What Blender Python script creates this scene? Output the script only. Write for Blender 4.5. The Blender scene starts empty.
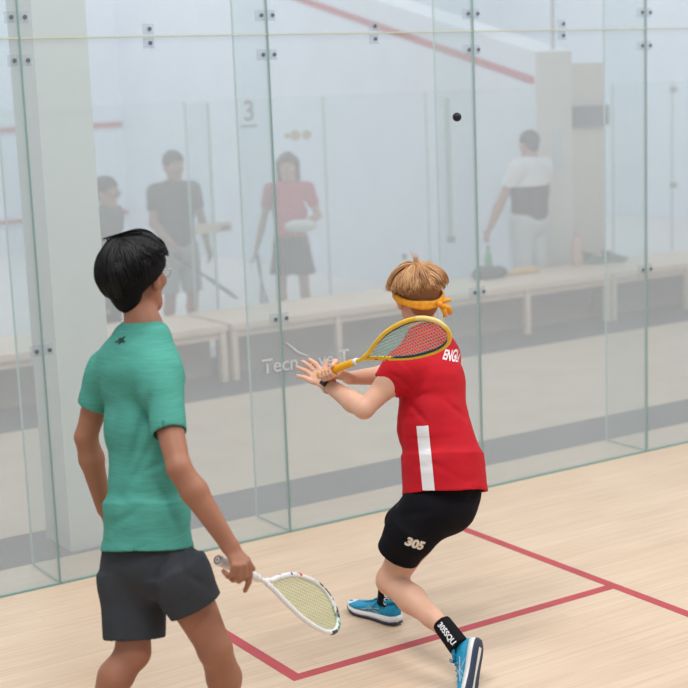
import bpy, bmesh, math, random
import numpy as np
from mathutils import Vector, Matrix
from mathutils.bvhtree import BVHTree
random.seed(7)
SC = bpy.context.scene
COL = SC.collection
V = lambda *a: np.array(a, float)
def unit(v):
    v = np.array(v, float); return v/np.linalg.norm(v)

# ------------------------------------------------------------------ materials
MATS = {}
def mat(name, col, rough=.6, noise=0, nscale=20, bump=0, bscale=60, sss=0, metal=0, spec=.3, stretch=(1,1,1)):
    if name in MATS: return MATS[name]
    m = bpy.data.materials.new(name); m.use_nodes = True
    nt = m.node_tree; N = nt.nodes; L = nt.links; b = N['Principled BSDF']
    b.inputs['Base Color'].default_value = (*col, 1)
    b.inputs['Roughness'].default_value = rough
    b.inputs['Metallic'].default_value = metal
    b.inputs['Specular IOR Level'].default_value = spec
    if sss:
        b.inputs['Subsurface Weight'].default_value = sss
        b.inputs['Subsurface Radius'].default_value = (.012, .005, .003)
        b.inputs['Subsurface Scale'].default_value = 1
    if noise or bump:
        tc = N.new('ShaderNodeTexCoord'); mp = N.new('ShaderNodeMapping'); mp.inputs['Scale'].default_value = stretch
        L.new(tc.outputs['Object'], mp.inputs['Vector'])
    if noise:
        t = N.new('ShaderNodeTexNoise'); t.inputs['Scale'].default_value = nscale; t.inputs['Detail'].default_value = 5
        L.new(mp.outputs[0], t.inputs['Vector'])
        r = N.new('ShaderNodeValToRGB'); e = r.color_ramp.elements
        e[0].position = .3; e[1].position = .7
        e[0].color = (*[c*(1-noise) for c in col], 1); e[1].color = (*[min(1, c*(1+noise)) for c in col], 1)
        L.new(t.outputs['Fac'], r.inputs[0]); L.new(r.outputs[0], b.inputs['Base Color'])
    if bump:
        t = N.new('ShaderNodeTexNoise'); t.inputs['Scale'].default_value = bscale; t.inputs['Detail'].default_value = 4
        L.new(mp.outputs[0], t.inputs['Vector'])
        bp = N.new('ShaderNodeBump'); bp.inputs['Strength'].default_value = bump; bp.inputs['Distance'].default_value = .003
        L.new(t.outputs['Fac'], bp.inputs['Height']); L.new(bp.outputs[0], b.inputs['Normal'])
    MATS[name] = m; return m

def attr_mat(name, c0, c1, rough=.5):
    """colour chosen per strand by a mesh attribute"""
    m = bpy.data.materials.new(name); m.use_nodes = True
    N = m.node_tree.nodes; L = m.node_tree.links; b = N['Principled BSDF']
    a = N.new('ShaderNodeAttribute'); a.attribute_name = 'tone'
    r = N.new('ShaderNodeValToRGB'); r.color_ramp.elements[0].color = (*c0, 1); r.color_ramp.elements[1].color = (*c1, 1)
    L.new(a.outputs['Fac'], r.inputs[0]); L.new(r.outputs[0], b.inputs['Base Color'])
    b.inputs['Roughness'].default_value = rough; b.inputs['Specular IOR Level'].default_value = .3
    return m

def glass_mat(name, haze, tint, hazecol, gloss):
    m = bpy.data.materials.new(name); m.use_nodes = True
    N = m.node_tree.nodes; L = m.node_tree.links; N.clear()
    o = N.new('ShaderNodeOutputMaterial'); t = N.new('ShaderNodeBsdfTransparent'); t.inputs[0].default_value = (*tint, 1)
    d = N.new('ShaderNodeBsdfDiffuse'); d.inputs[0].default_value = (*hazecol, 1)
    g = N.new('ShaderNodeBsdfGlossy'); g.inputs['Roughness'].default_value = .02
    m1 = N.new('ShaderNodeMixShader'); m1.inputs[0].default_value = haze
    tc = N.new('ShaderNodeTexCoord'); nz = N.new('ShaderNodeTexNoise'); nz.inputs['Scale'].default_value = 1.4; nz.inputs['Detail'].default_value = 3
    L.new(tc.outputs['Object'], nz.inputs['Vector'])
    mr = N.new('ShaderNodeMapRange'); mr.inputs['To Min'].default_value = haze*.88; mr.inputs['To Max'].default_value = haze*1.12
    L.new(nz.outputs['Fac'], mr.inputs['Value']); L.new(mr.outputs[0], m1.inputs[0])
    m2 = N.new('ShaderNodeMixShader'); m2.inputs[0].default_value = gloss
    L.new(t.outputs[0], m1.inputs[1]); L.new(d.outputs[0], m1.inputs[2])
    L.new(m1.outputs[0], m2.inputs[1]); L.new(g.outputs[0], m2.inputs[2]); L.new(m2.outputs[0], o.inputs[0])
    return m

def wood_floor(name, c0, c1, w=.06, rough=.38):
    m = bpy.data.materials.new(name); m.use_nodes = True
    N = m.node_tree.nodes; L = m.node_tree.links; b = N['Principled BSDF']
    tc = N.new('ShaderNodeTexCoord')
    br = N.new('ShaderNodeTexBrick'); br.inputs['Scale'].default_value = 1
    br.inputs['Brick Width'].default_value = 1.1; br.inputs['Row Height'].default_value = w
    br.inputs['Mortar Size'].default_value = .0012; br.inputs['Bias'].default_value = -.1
    br.offset = .37; br.offset_frequency = 2
    br.inputs['Color1'].default_value = (*c0, 1); br.inputs['Color2'].default_value = (*c1, 1)
    br.inputs['Mortar'].default_value = (*[c*.82 for c in c0], 1)
    L.new(tc.outputs['Object'], br.inputs['Vector'])
    mp = N.new('ShaderNodeMapping'); mp.inputs['Scale'].default_value = (1.2, 22, 1)
    L.new(tc.outputs['Object'], mp.inputs['Vector'])
    n = N.new('ShaderNodeTexNoise'); n.inputs['Scale'].default_value = 2.2; n.inputs['Detail'].default_value = 8
    L.new(mp.outputs[0], n.inputs['Vector'])
    mx = N.new('ShaderNodeMix'); mx.data_type = 'RGBA'; mx.blend_type = 'OVERLAY'; mx.inputs[0].default_value = .22
    L.new(br.outputs['Color'], mx.inputs[6]); L.new(n.outputs['Fac'], mx.inputs[7])
    n2 = N.new('ShaderNodeTexNoise'); n2.inputs['Scale'].default_value = 1.1; n2.inputs['Detail'].default_value = 2
    L.new(tc.outputs['Object'], n2.inputs['Vector'])
    mx2 = N.new('ShaderNodeMix'); mx2.data_type = 'RGBA'; mx2.blend_type = 'SOFT_LIGHT'; mx2.inputs[0].default_value = .25
    L.new(mx.outputs[2], mx2.inputs[6]); L.new(n2.outputs['Fac'], mx2.inputs[7])
    L.new(mx2.outputs[2], b.inputs['Base Color'])
    b.inputs['Roughness'].default_value = rough; b.inputs['Specular IOR Level'].default_value = .35
    return m

# ------------------------------------------------------------------ object helpers
def link(name, me, m=None, parent=None, smooth=False):
    o = bpy.data.objects.new(name, me); COL.objects.link(o)
    if m is not None and me is not None and not me.materials: me.materials.append(m)
    if parent is not None:
        o.parent = parent; bpy.context.view_layer.update(); o.matrix_parent_inverse = parent.matrix_world.inverted()
    if smooth:
        for f in me.polygons: f.use_smooth = True
    return o
def tag(o, label=None, cat=None, group=None, kind=None):
    for k, v in (('label', label), ('category', cat), ('group', group), ('kind', kind)):
        if v: o[k] = v
    return o
def empty(name, loc, label, cat, group=None, kind=None):
    o = bpy.data.objects.new(name, None); COL.objects.link(o); o.location = loc; o.empty_display_size = .1
    bpy.context.view_layer.update()
    return tag(o, label, cat, group, kind)
def pymesh(name, vs, fs):
    me = bpy.data.meshes.new(name); me.from_pydata([tuple(map(float, v)) for v in vs], [], fs); me.update(); return me
class MB:
    def __init__(s): s.v = []; s.f = []; s.mi = []
    def box(s, lo, hi, M=None, mi=0):
        n = len(s.v)
        for i in range(8):
            p = Vector((hi[0] if i & 1 else lo[0], hi[1] if i & 2 else lo[1], hi[2] if i & 4 else lo[2]))
            s.v.append(tuple(M @ p) if M else tuple(p))
        for q in ((0,2,3,1),(4,5,7,6),(0,1,5,4),(2,6,7,3),(0,4,6,2),(1,3,7,5)):
            s.f.append(tuple(n+a for a in q)); s.mi.append(mi)
        return s
    def quadstrip(s, rings, closed=True, caps=True, mi=0):
        n = len(s.v); k = len(rings[0])
        for r in rings: s.v += [tuple(map(float, p)) for p in r]
        for i in range(len(rings)-1):
            for j in range(k if closed else k-1):
                a = n+i*k+j; b = n+i*k+(j+1) % k
                s.f.append((a, b, b+k, a+k)); s.mi.append(mi)
        if caps and closed:
            s.f.append(tuple(n+j for j in reversed(range(k)))); s.mi.append(mi)
            s.f.append(tuple(n+(len(rings)-1)*k+j for j in range(k))); s.mi.append(mi)
        return s
    def tube(s, pts, rad, k=8, mi=0, flat=None, loop=False):
        """tube through pts; rad number or list; flat=(dir, factor) squashes along dir"""
        pts = [np.array(p, float) for p in pts]; n = len(pts)
        rad = [rad]*n if np.isscalar(rad) else rad
        up = None; rings = []
        for i, p in enumerate(pts):
            if loop: t = unit(pts[(i+1) % n]-pts[i-1])
            else: t = unit(pts[min(i+1, n-1)]-pts[max(i-1, 0)])
            if up is None:
                up = np.cross(t, (0, 0, 1)) if abs(t[2]) < .9 else np.cross(t, (1, 0, 0))
            up = unit(up-t*np.dot(up, t)); sd = np.cross(t, up)
            ring = []
            for j in range(k):
                a = 2*math.pi*j/k; off = (math.cos(a)*up+math.sin(a)*sd)*rad[i]
                if flat is not None: d = unit(flat[0]); off = off-d*np.dot(off, d)*(1-flat[1])
                ring.append(p+off)
            rings.append(ring)
        if loop: rings.append(rings[0]); s.quadstrip(rings, caps=False, mi=mi)
        else: s.quadstrip(rings, mi=mi)
        return s
    def ball(s, c, r, n=12, mi=0, axes=None):
        c = np.array(c, float); r = V(r, r, r) if np.isscalar(r) else np.array(r)
        A = np.eye(3) if axes is None else np.array(axes)
        rings = []
        for i in range(1, n):
            a = math.pi*i/n
            rings.append([c+A.T@(r*V(math.sin(a)*math.cos(b), math.sin(a)*math.sin(b), math.cos(a))) for b in [2*math.pi*j/(2*n) for j in range(2*n)]])
        return s.quadstrip(rings, mi=mi)
    def build(s, name, m=None, parent=None, smooth=False, mats=None):
        me = pymesh(name, s.v, s.f)
        bm = bmesh.new(); bm.from_mesh(me); bmesh.ops.recalc_face_normals(bm, faces=bm.faces); bm.to_mesh(me); bm.free()
        if mats:
            for x in mats: me.materials.append(x)
            for f, i in zip(me.polygons, s.mi): f.material_index = i
        return link(name, me, m, parent, smooth)

# ------------------------------------------------------------------ implicit surfaces
def smn(a, b, k):
    h = np.maximum(k-np.abs(a-b), 0)/k
    return np.minimum(a, b)-h*h*k*.25
_nz = {}
def sines(x, y, z, freq, seed, n=7):
    if seed not in _nz:
        r = np.random.RandomState(seed); _nz[seed] = (r.normal(size=(n, 3)), r.uniform(0, 6.28, n), r.uniform(.7, 1.5, n))
    D, ph, fs = _nz[seed]; s = 0
    for d, p_, f in zip(D, ph, fs):
        d = d/np.linalg.norm(d)*freq*f; s = s+np.sin(x*d[0]+y*d[1]+z*d[2]+p_)
    return s/n
FD = (.535, .845, 0)
class Field:
    def __init__(s, lo, hi, h):
        s.lo = np.array(lo, float); s.h = h; s.n = np.ceil((np.array(hi)-s.lo)/h).astype(int)+1
        s.val = np.full(s.n, 1., np.float32)
        s.ax = [(s.lo[i]+h*np.arange(s.n[i])).astype(np.float32) for i in range(3)]
    def sub(s, lo, hi, m):
        i0 = np.clip(np.floor((np.array(lo)-m-s.lo)/s.h).astype(int), 0, s.n); i1 = np.clip(np.ceil((np.array(hi)+m-s.lo)/s.h).astype(int)+1, 0, s.n)
        sl = tuple(slice(a, b) for a, b in zip(i0, i1))
        return sl, s.ax[0][sl[0]][:, None, None], s.ax[1][sl[1]][None, :, None], s.ax[2][sl[2]][None, None, :]
    def add(s, fn, lo, hi, k=.01, sub=False, inter=False):
        sl, x, y, z = s.sub(lo, hi, k+3*s.h)
        if 0 in s.val[sl].shape: return s
        d = np.broadcast_to(fn(x, y, z), s.val[sl].shape).astype(np.float32)
        if sub: s.val[sl] = -smn(-s.val[sl], d, k)
        else: s.val[sl] = smn(s.val[sl], d, k)
        return s
    def disp(s, fn, lo=None, hi=None):
        if lo is None: sl = (slice(None),)*3; x, y, z = s.ax[0][:, None, None], s.ax[1][None, :, None], s.ax[2][None, None, :]
        else: sl, x, y, z = s.sub(lo, hi, 0)
        s.val[sl] = s.val[sl]+np.asarray(fn(x, y, z), np.float32); return s
    def clip(s, p, n):
        """keep the side n points away from"""
        p = np.array(p); n = unit(n)
        d = (s.ax[0][:, None, None]-p[0])*n[0]+(s.ax[1][None, :, None]-p[1])*n[1]+(s.ax[2][None, None, :]-p[2])*n[2]
        s.val = np.maximum(s.val, d.astype(np.float32)); return s
    # primitives
    def cone(s, a, b, ra, rb, k=.012, sub=False, e=None):
        a = np.array(a, float); b = np.array(b, float); ab = b-a; L2 = max(ab@ab, 1e-9); R = max(ra, rb)
        def fn(x, y, z):
            t = np.clip(((x-a[0])*ab[0]+(y-a[1])*ab[1]+(z-a[2])*ab[2])/L2, 0, 1)
            return np.sqrt((x-a[0]-t*ab[0])**2+(y-a[1]-t*ab[1])**2+(z-a[2]-t*ab[2])**2)-(ra+(rb-ra)*t)
        return s.add(fn, np.minimum(a, b)-R, np.maximum(a, b)+R, k, sub)
    def chain(s, pts, rad, k=.012, sub=False):
        for i in range(len(pts)-1): s.cone(pts[i], pts[i+1], rad[i], rad[i+1], k, sub)
        return s
    def ecap(s, a, b, wa, da, wb, db, W, k=.03, sub=False, flat=False):
        a = np.array(a, float); b = np.array(b, float); ab = b-a; L = np.linalg.norm(ab); t_ = ab/L
        W = unit(np.array(W)-t_*np.dot(W, t_)); D = np.cross(t_, W); R = max(wa, wb, da, db)
        def fn(x, y, z):
            px, py, pz = x-a[0], y-a[1], z-a[2]
            h = px*t_[0]+py*t_[1]+pz*t_[2]; t = np.clip(h/L, 0, 1); e = h-t*L
            u = px*W[0]+py*W[1]+pz*W[2]; v = px*D[0]+py*D[1]+pz*D[2]
            A = wa+(wb-wa)*t; B = da+(db-da)*t; m = np.minimum(A, B)
            if flat:
                return np.maximum((np.sqrt((u/A)**2+(v/B)**2)-1)*m, np.abs(h-L/2)-L/2)
            return (np.sqrt((u/A)**2+(v/B)**2+(e/m)**2)-1)*m
        return s.add(fn, np.minimum(a, b)-R, np.maximum(a, b)+R, k, sub)
    def ell(s, c, r, axes, k=.012, sub=False):
        c = np.array(c, float); A = np.array(axes, float); R = max(r); m = min(r)
        def fn(x, y, z):
            px, py, pz = x-c[0], y-c[1], z-c[2]; q = 0
            for i in range(3): q = q+((px*A[i][0]+py*A[i][1]+pz*A[i][2])/r[i])**2
            q = np.sqrt(q); return (q-1)*m
        return s.add(fn, c-R, c+R, k, sub)
    def crease(s, a, b, w, depth):
        a = np.array(a, float); b = np.array(b, float); ab = b-a; L2 = ab@ab
        def fn(x, y, z):
            t = np.clip(((x-a[0])*ab[0]+(y-a[1])*ab[1]+(z-a[2])*ab[2])/L2, 0, 1)
            ex, ey, ez = x-a[0]-t*ab[0], y-a[1]-t*ab[1], z-a[2]-t*ab[2]
            nn = ex*FD[0]+ey*FD[1]+ez*FD[2]; d2 = ex**2+ey**2+ez**2-nn**2+np.maximum(np.abs(nn)-.09, 0)**2
            return depth*np.exp(-d2/w**2)*np.sin(math.pi*np.clip(t, .06, .94))
        return s.disp(fn, np.minimum(a, b)-.1-2*w, np.maximum(a, b)+.1+2*w)
    def mesh(s, name, smooth_iter=1):
        v = s.val; ins = v < 0; nx, ny, nz = v.shape
        c = np.zeros((nx-1, ny-1, nz-1), np.int8)
        for dx in (0, 1):
            for dy in (0, 1):
                for dz in (0, 1): c += ins[dx:nx-1+dx, dy:ny-1+dy, dz:nz-1+dz]
        act = (c > 0) & (c < 8); idx = np.full(c.shape, -1, np.int64); I = np.argwhere(act); idx[act] = np.arange(len(I))
        acc = np.zeros((len(I), 3)); cnt = np.zeros(len(I))
        for ax in range(3):
            o1, o2 = [a for a in range(3) if a != ax]
            for i in (0, 1):
                for j in (0, 1):
                    o = np.zeros(3, int); o[o1] = i; o[o2] = j; p0 = I+o; p1 = p0.copy(); p1[:, ax] += 1
                    a = v[tuple(p0.T)]; b = v[tuple(p1.T)]; m = (a < 0) != (b < 0)
                    t = np.where(m, a/np.where(m, a-b, 1), 0); q = o+np.zeros((len(I), 3)); q[:, ax] = t
                    acc += q*m[:, None]; cnt += m
        P = (I+acc/cnt[:, None])*s.h+s.lo
        Q = []
        for ax in range(3):
            o1, o2 = [(1, 2), (2, 0), (0, 1)][ax]
            sl0 = [slice(None)]*3; sl1 = [slice(None)]*3; sl0[ax] = slice(0, -1); sl1[ax] = slice(1, None)
            a = ins[tuple(sl0)]; b = ins[tuple(sl1)]; E = np.argwhere(a != b)
            E = E[(E[:, o1] > 0) & (E[:, o2] > 0) & (E[:, o1] < v.shape[o1]-1) & (E[:, o2] < v.shape[o2]-1)]
            d1 = np.zeros(3, int); d1[o1] = 1; d2 = np.zeros(3, int); d2[o2] = 1
            q = np.stack([idx[tuple((E-d1-d2).T)], idx[tuple((E-d2).T)], idx[tuple(E.T)], idx[tuple((E-d1).T)]], 1)
            fl = ~a[tuple(E.T)]; q[fl] = q[fl][:, ::-1]; Q.append(q)
        Q = np.concatenate(Q); Q = Q[(Q >= 0).all(1)]
        for _ in range(smooth_iter):
            S = np.zeros_like(P); C = np.zeros(len(P))
            for i in range(4):
                for j in (1, 3):
                    np.add.at(S, Q[:, i], P[Q[:, (i+j) % 4]]); np.add.at(C, Q[:, i], 1)
            P = P*.5+.5*S/np.maximum(C, 1)[:, None]
        me = bpy.data.meshes.new(name); me.vertices.add(len(P)); me.vertices.foreach_set('co', P.astype(np.float32).ravel())
        me.loops.add(4*len(Q)); me.loops.foreach_set('vertex_index', Q.astype(np.int32).ravel())
        me.polygons.add(len(Q)); me.polygons.foreach_set('loop_start', np.arange(0, 4*len(Q), 4, dtype=np.int32))
        me.polygons.foreach_set('use_smooth', np.ones(len(Q), bool)); me.update(calc_edges=True); me.validate()
        return me

def frame(F, U):
    F = unit(F); L = unit(np.cross(U, F)); U = np.cross(F, L); return F, L, U   # forward, left, up

# ------------------------------------------------------------------ anatomy
def head_field(f, c, F, U, s=1., male=True):
    F, L, U = frame(F, U); P = lambda a, b, d: c+s*(a*F+b*L+d*U); A = (F, L, U)
    f.ell(P(-.012, 0, .03), (.1*s, .078*s, .09*s), A, .02)
    f.ell(P(.022, 0, -.04), (.068*s, .06*s, .078*s), A, .03)
    f.cone(P(.06, -.012, -.1), P(.06, .012, -.1), .022*s, .022*s, .03)
    for q in (-1, 1):
        f.cone(P(-.002, .052*q, -.055), P(.05, .022*q, -.1), .02*s, .02*s, .03)
        f.ell(P(.06, .04*q, -.025), (.028*s, .024*s, .02*s), A, .02)
        f.cone(P(.084, .012*q, .028), P(.07, .045*q, .026), .011*s, .01*s, .015)
        f.ell(P(.097, .031*q, .004), (.014*s, .018*s, .012*s), A, .012, sub=True)
        f.ell(P(-.010, .084*q, -.020), (.019*s, .013*s, .034*s), A, .005)
        f.ell(P(.003, .096*q, -.016), (.010*s, .008*s, .018*s), A, .006, sub=True)
        f.ell(P(.1, .014*q, -.035), (.01*s, .008*s, .008*s), A, .008)
        f.cone(P(.086, 0, -.06), P(.074, .022*q, -.066), .009*s, .006*s, .006)
        f.cone(P(.084, 0, -.073), P(.072, .02*q, -.07), .009*s, .006*s, .006)
    f.cone(P(.092, 0, .012), P(.112, 0, -.03), .008*s, .012*s, .01)
    return P

def body(J, h, parent, m, hands=True, extra=None, build=1., torso=None):
    """one continuous skin surface posed on the joints in J"""
    pts = np.array([J[k] for k in J if k not in ('F_head', 'U_head')])
    lo = pts.min(0)-.22; hi = pts.max(0)+.2
    f = Field(lo, hi, h); B = build
    nb, hl, hr, sl, sr = [np.array(J[k], float) for k in ('neck', 'hip_l', 'hip_r', 'sh_l', 'sh_r')]
    pel = (hl+hr)/2; sm = (sl+sr)/2; Wh = unit(hl-hr); Ws = unit(sl-sr)
    def sp(t): return pel+(sm-pel)*t+unit(nb-pel)*0
    def wd(t): return unit(Wh*(1-t)+Ws*t)
    st = [(-.08, .155, .105), (.12, .15, .105), (.38, .128, .088), (.7, .148, .105), (.92, .13, .085)]
    if torso:
        cc, ww, WW = torso; cc = [np.array(q, float) for q in cc]
        for i in range(len(cc)-1): f.ecap(cc[i], cc[i+1], ww[i][0]-.024, ww[i][1]-.022, ww[i+1][0]-.024, ww[i+1][1]-.022, WW, .03)
    else:
      for (t0, w0, d0), (t1, w1, d1) in zip(st, st[1:]): f.ecap(sp(t0), sp(t1), w0*B, d0*B, w1*B, d1*B, wd((t0+t1)/2), .05)
    f.cone(sm-unit(nb-sm)*.02, nb-unit(nb-sm)*.02, .075*B, .056*B, .05)
    hc = np.array(J['head'], float); Fh, Lh, Uh = frame(J['F_head'], J['U_head'])
    f.cone(nb-unit(nb-sm)*.02, hc-Uh*.055-Fh*.022, .057*B, .052*B, .03)
    for q, s_ in (('l', sl), ('r', sr)):
        el, wr = np.array(J['el_'+q], float), np.array(J['wr_'+q], float)
        f.cone(nb+(sm-nb)*.8, s_, .044*B, .05*B, .04)
        f.cone(s_, s_+(el-s_)*.4, .056*B, .047*B, .03); f.cone(s_+(el-s_)*.4, el, .047*B, .037*B, .02)
        f.cone(el, el+(wr-el)*.3, .038*B, .042*B, .015); f.cone(el+(wr-el)*.3, wr, .042*B, .027*B, .015)
        hp, kn, an = [np.array(J[k+q], float) for k in ('hip_', 'kn_', 'an_')]
        f.cone(hp, hp+(kn-hp)*.4, .082*B, .078*B, .05); f.cone(hp+(kn-hp)*.4, kn, .08*B, .054*B, .03)
        back = unit(np.cross(kn-hp, Wh)); back = back if np.dot(back, an-(kn+unit(kn-hp)*.3)) > 0 else -back
        cf = kn+(an-kn)*.3+back*.012
        f.cone(kn, cf, .052*B, .056*B, .02); f.cone(cf, kn+(an-kn)*.65, .055*B, .038*B, .02); f.cone(kn+(an-kn)*.65, an, .038*B, .0305*B, .02)
        f.ell(kn-back*.012, (.042*B, .042*B, .05*B), np.eye(3), .02)
        if 'toe_'+q in J:
            toe = np.array(J['toe_'+q], float); f.cone(an-V(0, 0, .02), an+(toe-an)*.75, .034*B, .028*B, .02)
    if hands:
        head_field(f, hc, Fh, Uh, J.get('hs', 1.) if isinstance(J.get('hs', 1.), float) else 1.)
    if extra: extra(f)
    me = f.mesh('body'); return link('body', me, m, parent), f

def simple_hand(f, wr, el, thumb, spread=.3, L=.17):
    D = unit(np.array(wr)-np.array(el)); T = unit(np.array(thumb)-D*np.dot(thumb, D)); N = np.cross(D, T)
    wr = np.array(wr); f.ecap(wr+D*.01, wr+D*.07, .026, .016, .036, .014, T, .015)
    for i in range(4):
        o = T*(.028-.019*i); a = wr+D*.08+o; ln = (.075, .085, .078, .06)[i]
        m_ = a+D*ln*.5+N*.008; f.chain([a, m_, a+D*ln*.85+N*.03], [.0095, .009, .0075], .005)
    f.chain([wr+D*.025+T*.022, wr+D*.06+T*.05, wr+D*.085+T*.055+N*.01], [.013, .011, .009], .008)

def strands(name, parent, m, roots, length, rad, seed=1, k=5, step=.012, lift=.0, curl=.1, tone=(0, 1), cup=None, sub=None):
    """hair locks: roots = [(point, direction, length)], pulled to hug the ellipsoid 'cup' (centre, radii, axes)"""
    rnd = random.Random(seed); mb = MB(); tones = []
    for (p, d, ln, of0, tn0) in roots:
        n = max(4, int(ln/step)); off_ = 1.0; pts = [np.array(p, float)]; d = unit(d)
        for i in range(n):
            q = pts[-1]+d*(ln/n)
            if cup is not None:
                c, r, A = cup; lc = np.array([np.dot(q-c, a) for a in A])/np.array(r); nl = np.linalg.norm(lc)
                tgt = off_+of0*math.sin(min(1., i/n*1.3)*1.57)+lift*(i/n); tgt = tgt if nl < tgt else tgt*.75+nl*.25
                lc = lc/nl*tgt*np.array(r); q = c+sum(lc[j]*A[j] for j in range(3))
            d = unit(q-pts[-1]); d = unit(d+V(0, 0, -.04)+V(rnd.gauss(0, 1), rnd.gauss(0, 1), rnd.gauss(0, 1))*curl*.2)
            pts.append(q)
        r0 = rad*rnd.uniform(.7, 1.2); rr = [r0*(.5+.8*math.sin(math.pi*min(1, (i+.5)/(n+1))))*(1 if i < n else .12) for i in range(n+1)]
        rr = [r*(1-.7*(i/n)**2) for i, r in enumerate(rr)]
        n0 = len(mb.v); mb.tube(pts, rr, k=k); t = min(1, max(0, rnd.uniform(*tone)+tn0)); tones += [t]*(len(mb.v)-n0)
    o = mb.build(name, m, parent, smooth=True)
    a = o.data.attributes.new('tone', 'FLOAT', 'POINT'); a.data.foreach_set('value', tones[:len(o.data.vertices)])
    return o

# ------------------------------------------------------------------ surface lettering
def bvh_of(objs):
    bpy.context.view_layer.update()
    vs = []; fs = []
    for o in objs:
        n = len(vs); vs += [o.matrix_world @ v.co for v in o.data.vertices]; fs += [tuple(n+i for i in p.vertices) for p in o.data.polygons]
    return BVHTree.FromPolygons(vs, fs)
def text_mesh(txt, size, bold=.0, align='CENTER'):
    c = bpy.data.curves.new('t', 'FONT'); c.body = txt; c.size = size; c.align_x = align; c.align_y = 'CENTER'; c.offset = bold; c.resolution_u = 3
    o = bpy.data.objects.new('t', c); COL.objects.link(o); bpy.context.view_layer.update()
    me = bpy.data.meshes.new_from_object(o.evaluated_get(bpy.context.evaluated_depsgraph_get())); bpy.data.objects.remove(o)
    bm = bmesh.new(); bm.from_mesh(me); bmesh.ops.triangulate(bm, faces=bm.faces)
    for _ in range(2):
        ed = [e for e in bm.edges if e.calc_length() > size*.16]
        if ed: bmesh.ops.subdivide_edges(bm, edges=ed, cuts=1); bmesh.ops.triangulate(bm, faces=bm.faces)
    bm.to_mesh(me); bm.free(); return me
def stick(me, name, target, O, U, N, m, parent, off=.0015, reach=.25):
    """press a flat x/y mesh onto the target surface: O origin, U text direction, N outward"""
    U = unit(U); N = unit(np.array(N)-U*np.dot(N, U)); Vv = np.cross(N, U); t = bvh_of([target]); bad = set(); nv = len(me.vertices)
    for v in me.vertices:
        p = O+U*v.co.x+Vv*v.co.y+N*reach
        h = t.ray_cast(Vector(p), Vector(-N), reach*2)
        if h[0] is None: bad.add(v.index); v.co = Vector(p-N*reach)
        else: v.co = h[0]+Vector(N)*off
    if bad:
        bm = bmesh.new(); bm.from_mesh(me); bm.verts.ensure_lookup_table()
        bmesh.ops.delete(bm, geom=[bm.verts[i] for i in bad], context='VERTS'); bm.to_mesh(me); bm.free()
    me.update(); me.materials.clear(); return link(name, me, m, parent)
def patch_mesh(w, h, nx=6, ny=24, skew=0):
    vs = []; fs = []
    for j in range(ny+1):
        for i in range(nx+1): vs.append(((i/nx-.5)*w+skew*(j/ny-.5), (j/ny-.5)*h, 0))
    for j in range(ny):
        for i in range(nx): a = j*(nx+1)+i; fs.append((a, a+1, a+nx+2, a+nx+1))
    return pymesh('p', vs, fs)

# ================================================================== SETTING
white_wall = mat('white_plaster', (.70, .755, .83), .7, noise=.03, nscale=2, bump=.05)
beige_floor = mat('beige_vinyl', (.60, .49, .38), .6, noise=.06, nscale=3)
grey_carpet = mat('grey_carpet', (.13, .14, .15), .95, noise=.12, nscale=40, bump=.3)
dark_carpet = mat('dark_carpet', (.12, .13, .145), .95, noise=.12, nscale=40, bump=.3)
line_red = mat('line_paint', (.44, .06, .075), .5, noise=.08, nscale=9)
court_wood = wood_floor('beech_planks', (.64, .485, .35), (.60, .445, .315))
pale_wood = wood_floor('pale_planks', (.66, .62, .60), (.64, .60, .57))
def struct(name, lo, hi, m, label=None):
    return tag(MB().box(lo, hi).build(name, m), label, kind='structure')
struct('floor', (-8, -8, -.1), (5.5, .37, 0), court_wood, 'pale beech plank squash court floor')
struct('floor_carpet_strip', (-8, .37, -.1), (20, .87, -.001), grey_carpet, 'grey carpet strip behind the glass')
struct('floor_corridor', (-8, .87, -.1), (20, 3.2, 0), beige_floor, 'beige corridor floor behind the glass')
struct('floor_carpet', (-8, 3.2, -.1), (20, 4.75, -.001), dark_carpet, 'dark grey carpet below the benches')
struct('floor_far_court', (-8, 4.75, -.1), (20, 15, 0), pale_wood, 'pale floor of the courts beyond')
struct('floor_right', (5.5, -.5, -.1), (20, .37, 0), beige_floor)
struct('wall_front', (5.5, -8, 0), (5.75, -.02, 6), white_wall, 'white front wall of the court')
struct('wall_far', (-9, 14.5, 0), (20, 14.75, 9), white_wall, 'white front wall of the far courts')
struct('wall_right', (12.4, 4.75, 0), (12.6, 14.5, 9), white_wall)
# side wall of the far court with sloping top, its out line and end column
mb = MB(); r0 = [(5.0, 4.78, 0), (5.45, 4.78, 0), (5.45, 4.78, 2.5), (5.0, 4.78, 2.5)]
r1 = [(5.0, 14.5, 0), (5.45, 14.5, 0), (5.45, 14.5, 4.93), (5.0, 14.5, 4.93)]
mb.quadstrip([r0, r1]); tag(mb.build('wall_side', white_wall), 'white side wall of the far court', kind='structure')
mb = MB(); mb.quadstrip([[(4.99, 4.8, 2.19), (4.999, 4.8, 2.19), (4.999, 4.8, 2.265), (4.99, 4.8, 2.265)], [(4.99, 14.49, 4.61), (4.999, 14.49, 4.61), (4.999, 14.49, 4.685), (4.99, 14.49, 4.685)]])
tag(mb.build('trim_1', line_red), 'red sloping out line on the far side wall', kind='structure')
struct('trim_2', (-8, 14.48, 1.78), (4.99, 14.5, 1.85), line_red, 'red service line on the far wall')
struct('trim_3', (-8, 14.46, .45), (4.99, 14.5, .5), line_red, 'red tin line on the far wall')
cream = mat('cream_paint', (.56, .53, .47), .7)
struct('wall_end', (5.003, 4.765, 0), (5.45, 4.779, 2.5), mat('end_cream', (.60, .59, .56), .7), 'pale end face of the far side wall')
struct('wall_column', (5.45, 4.8, 0), (5.9, 5.15, 2.38), cream, 'cream column between the far courts')
pil = mat('pillar_paint', (.60, .64, .60), .6)
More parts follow.
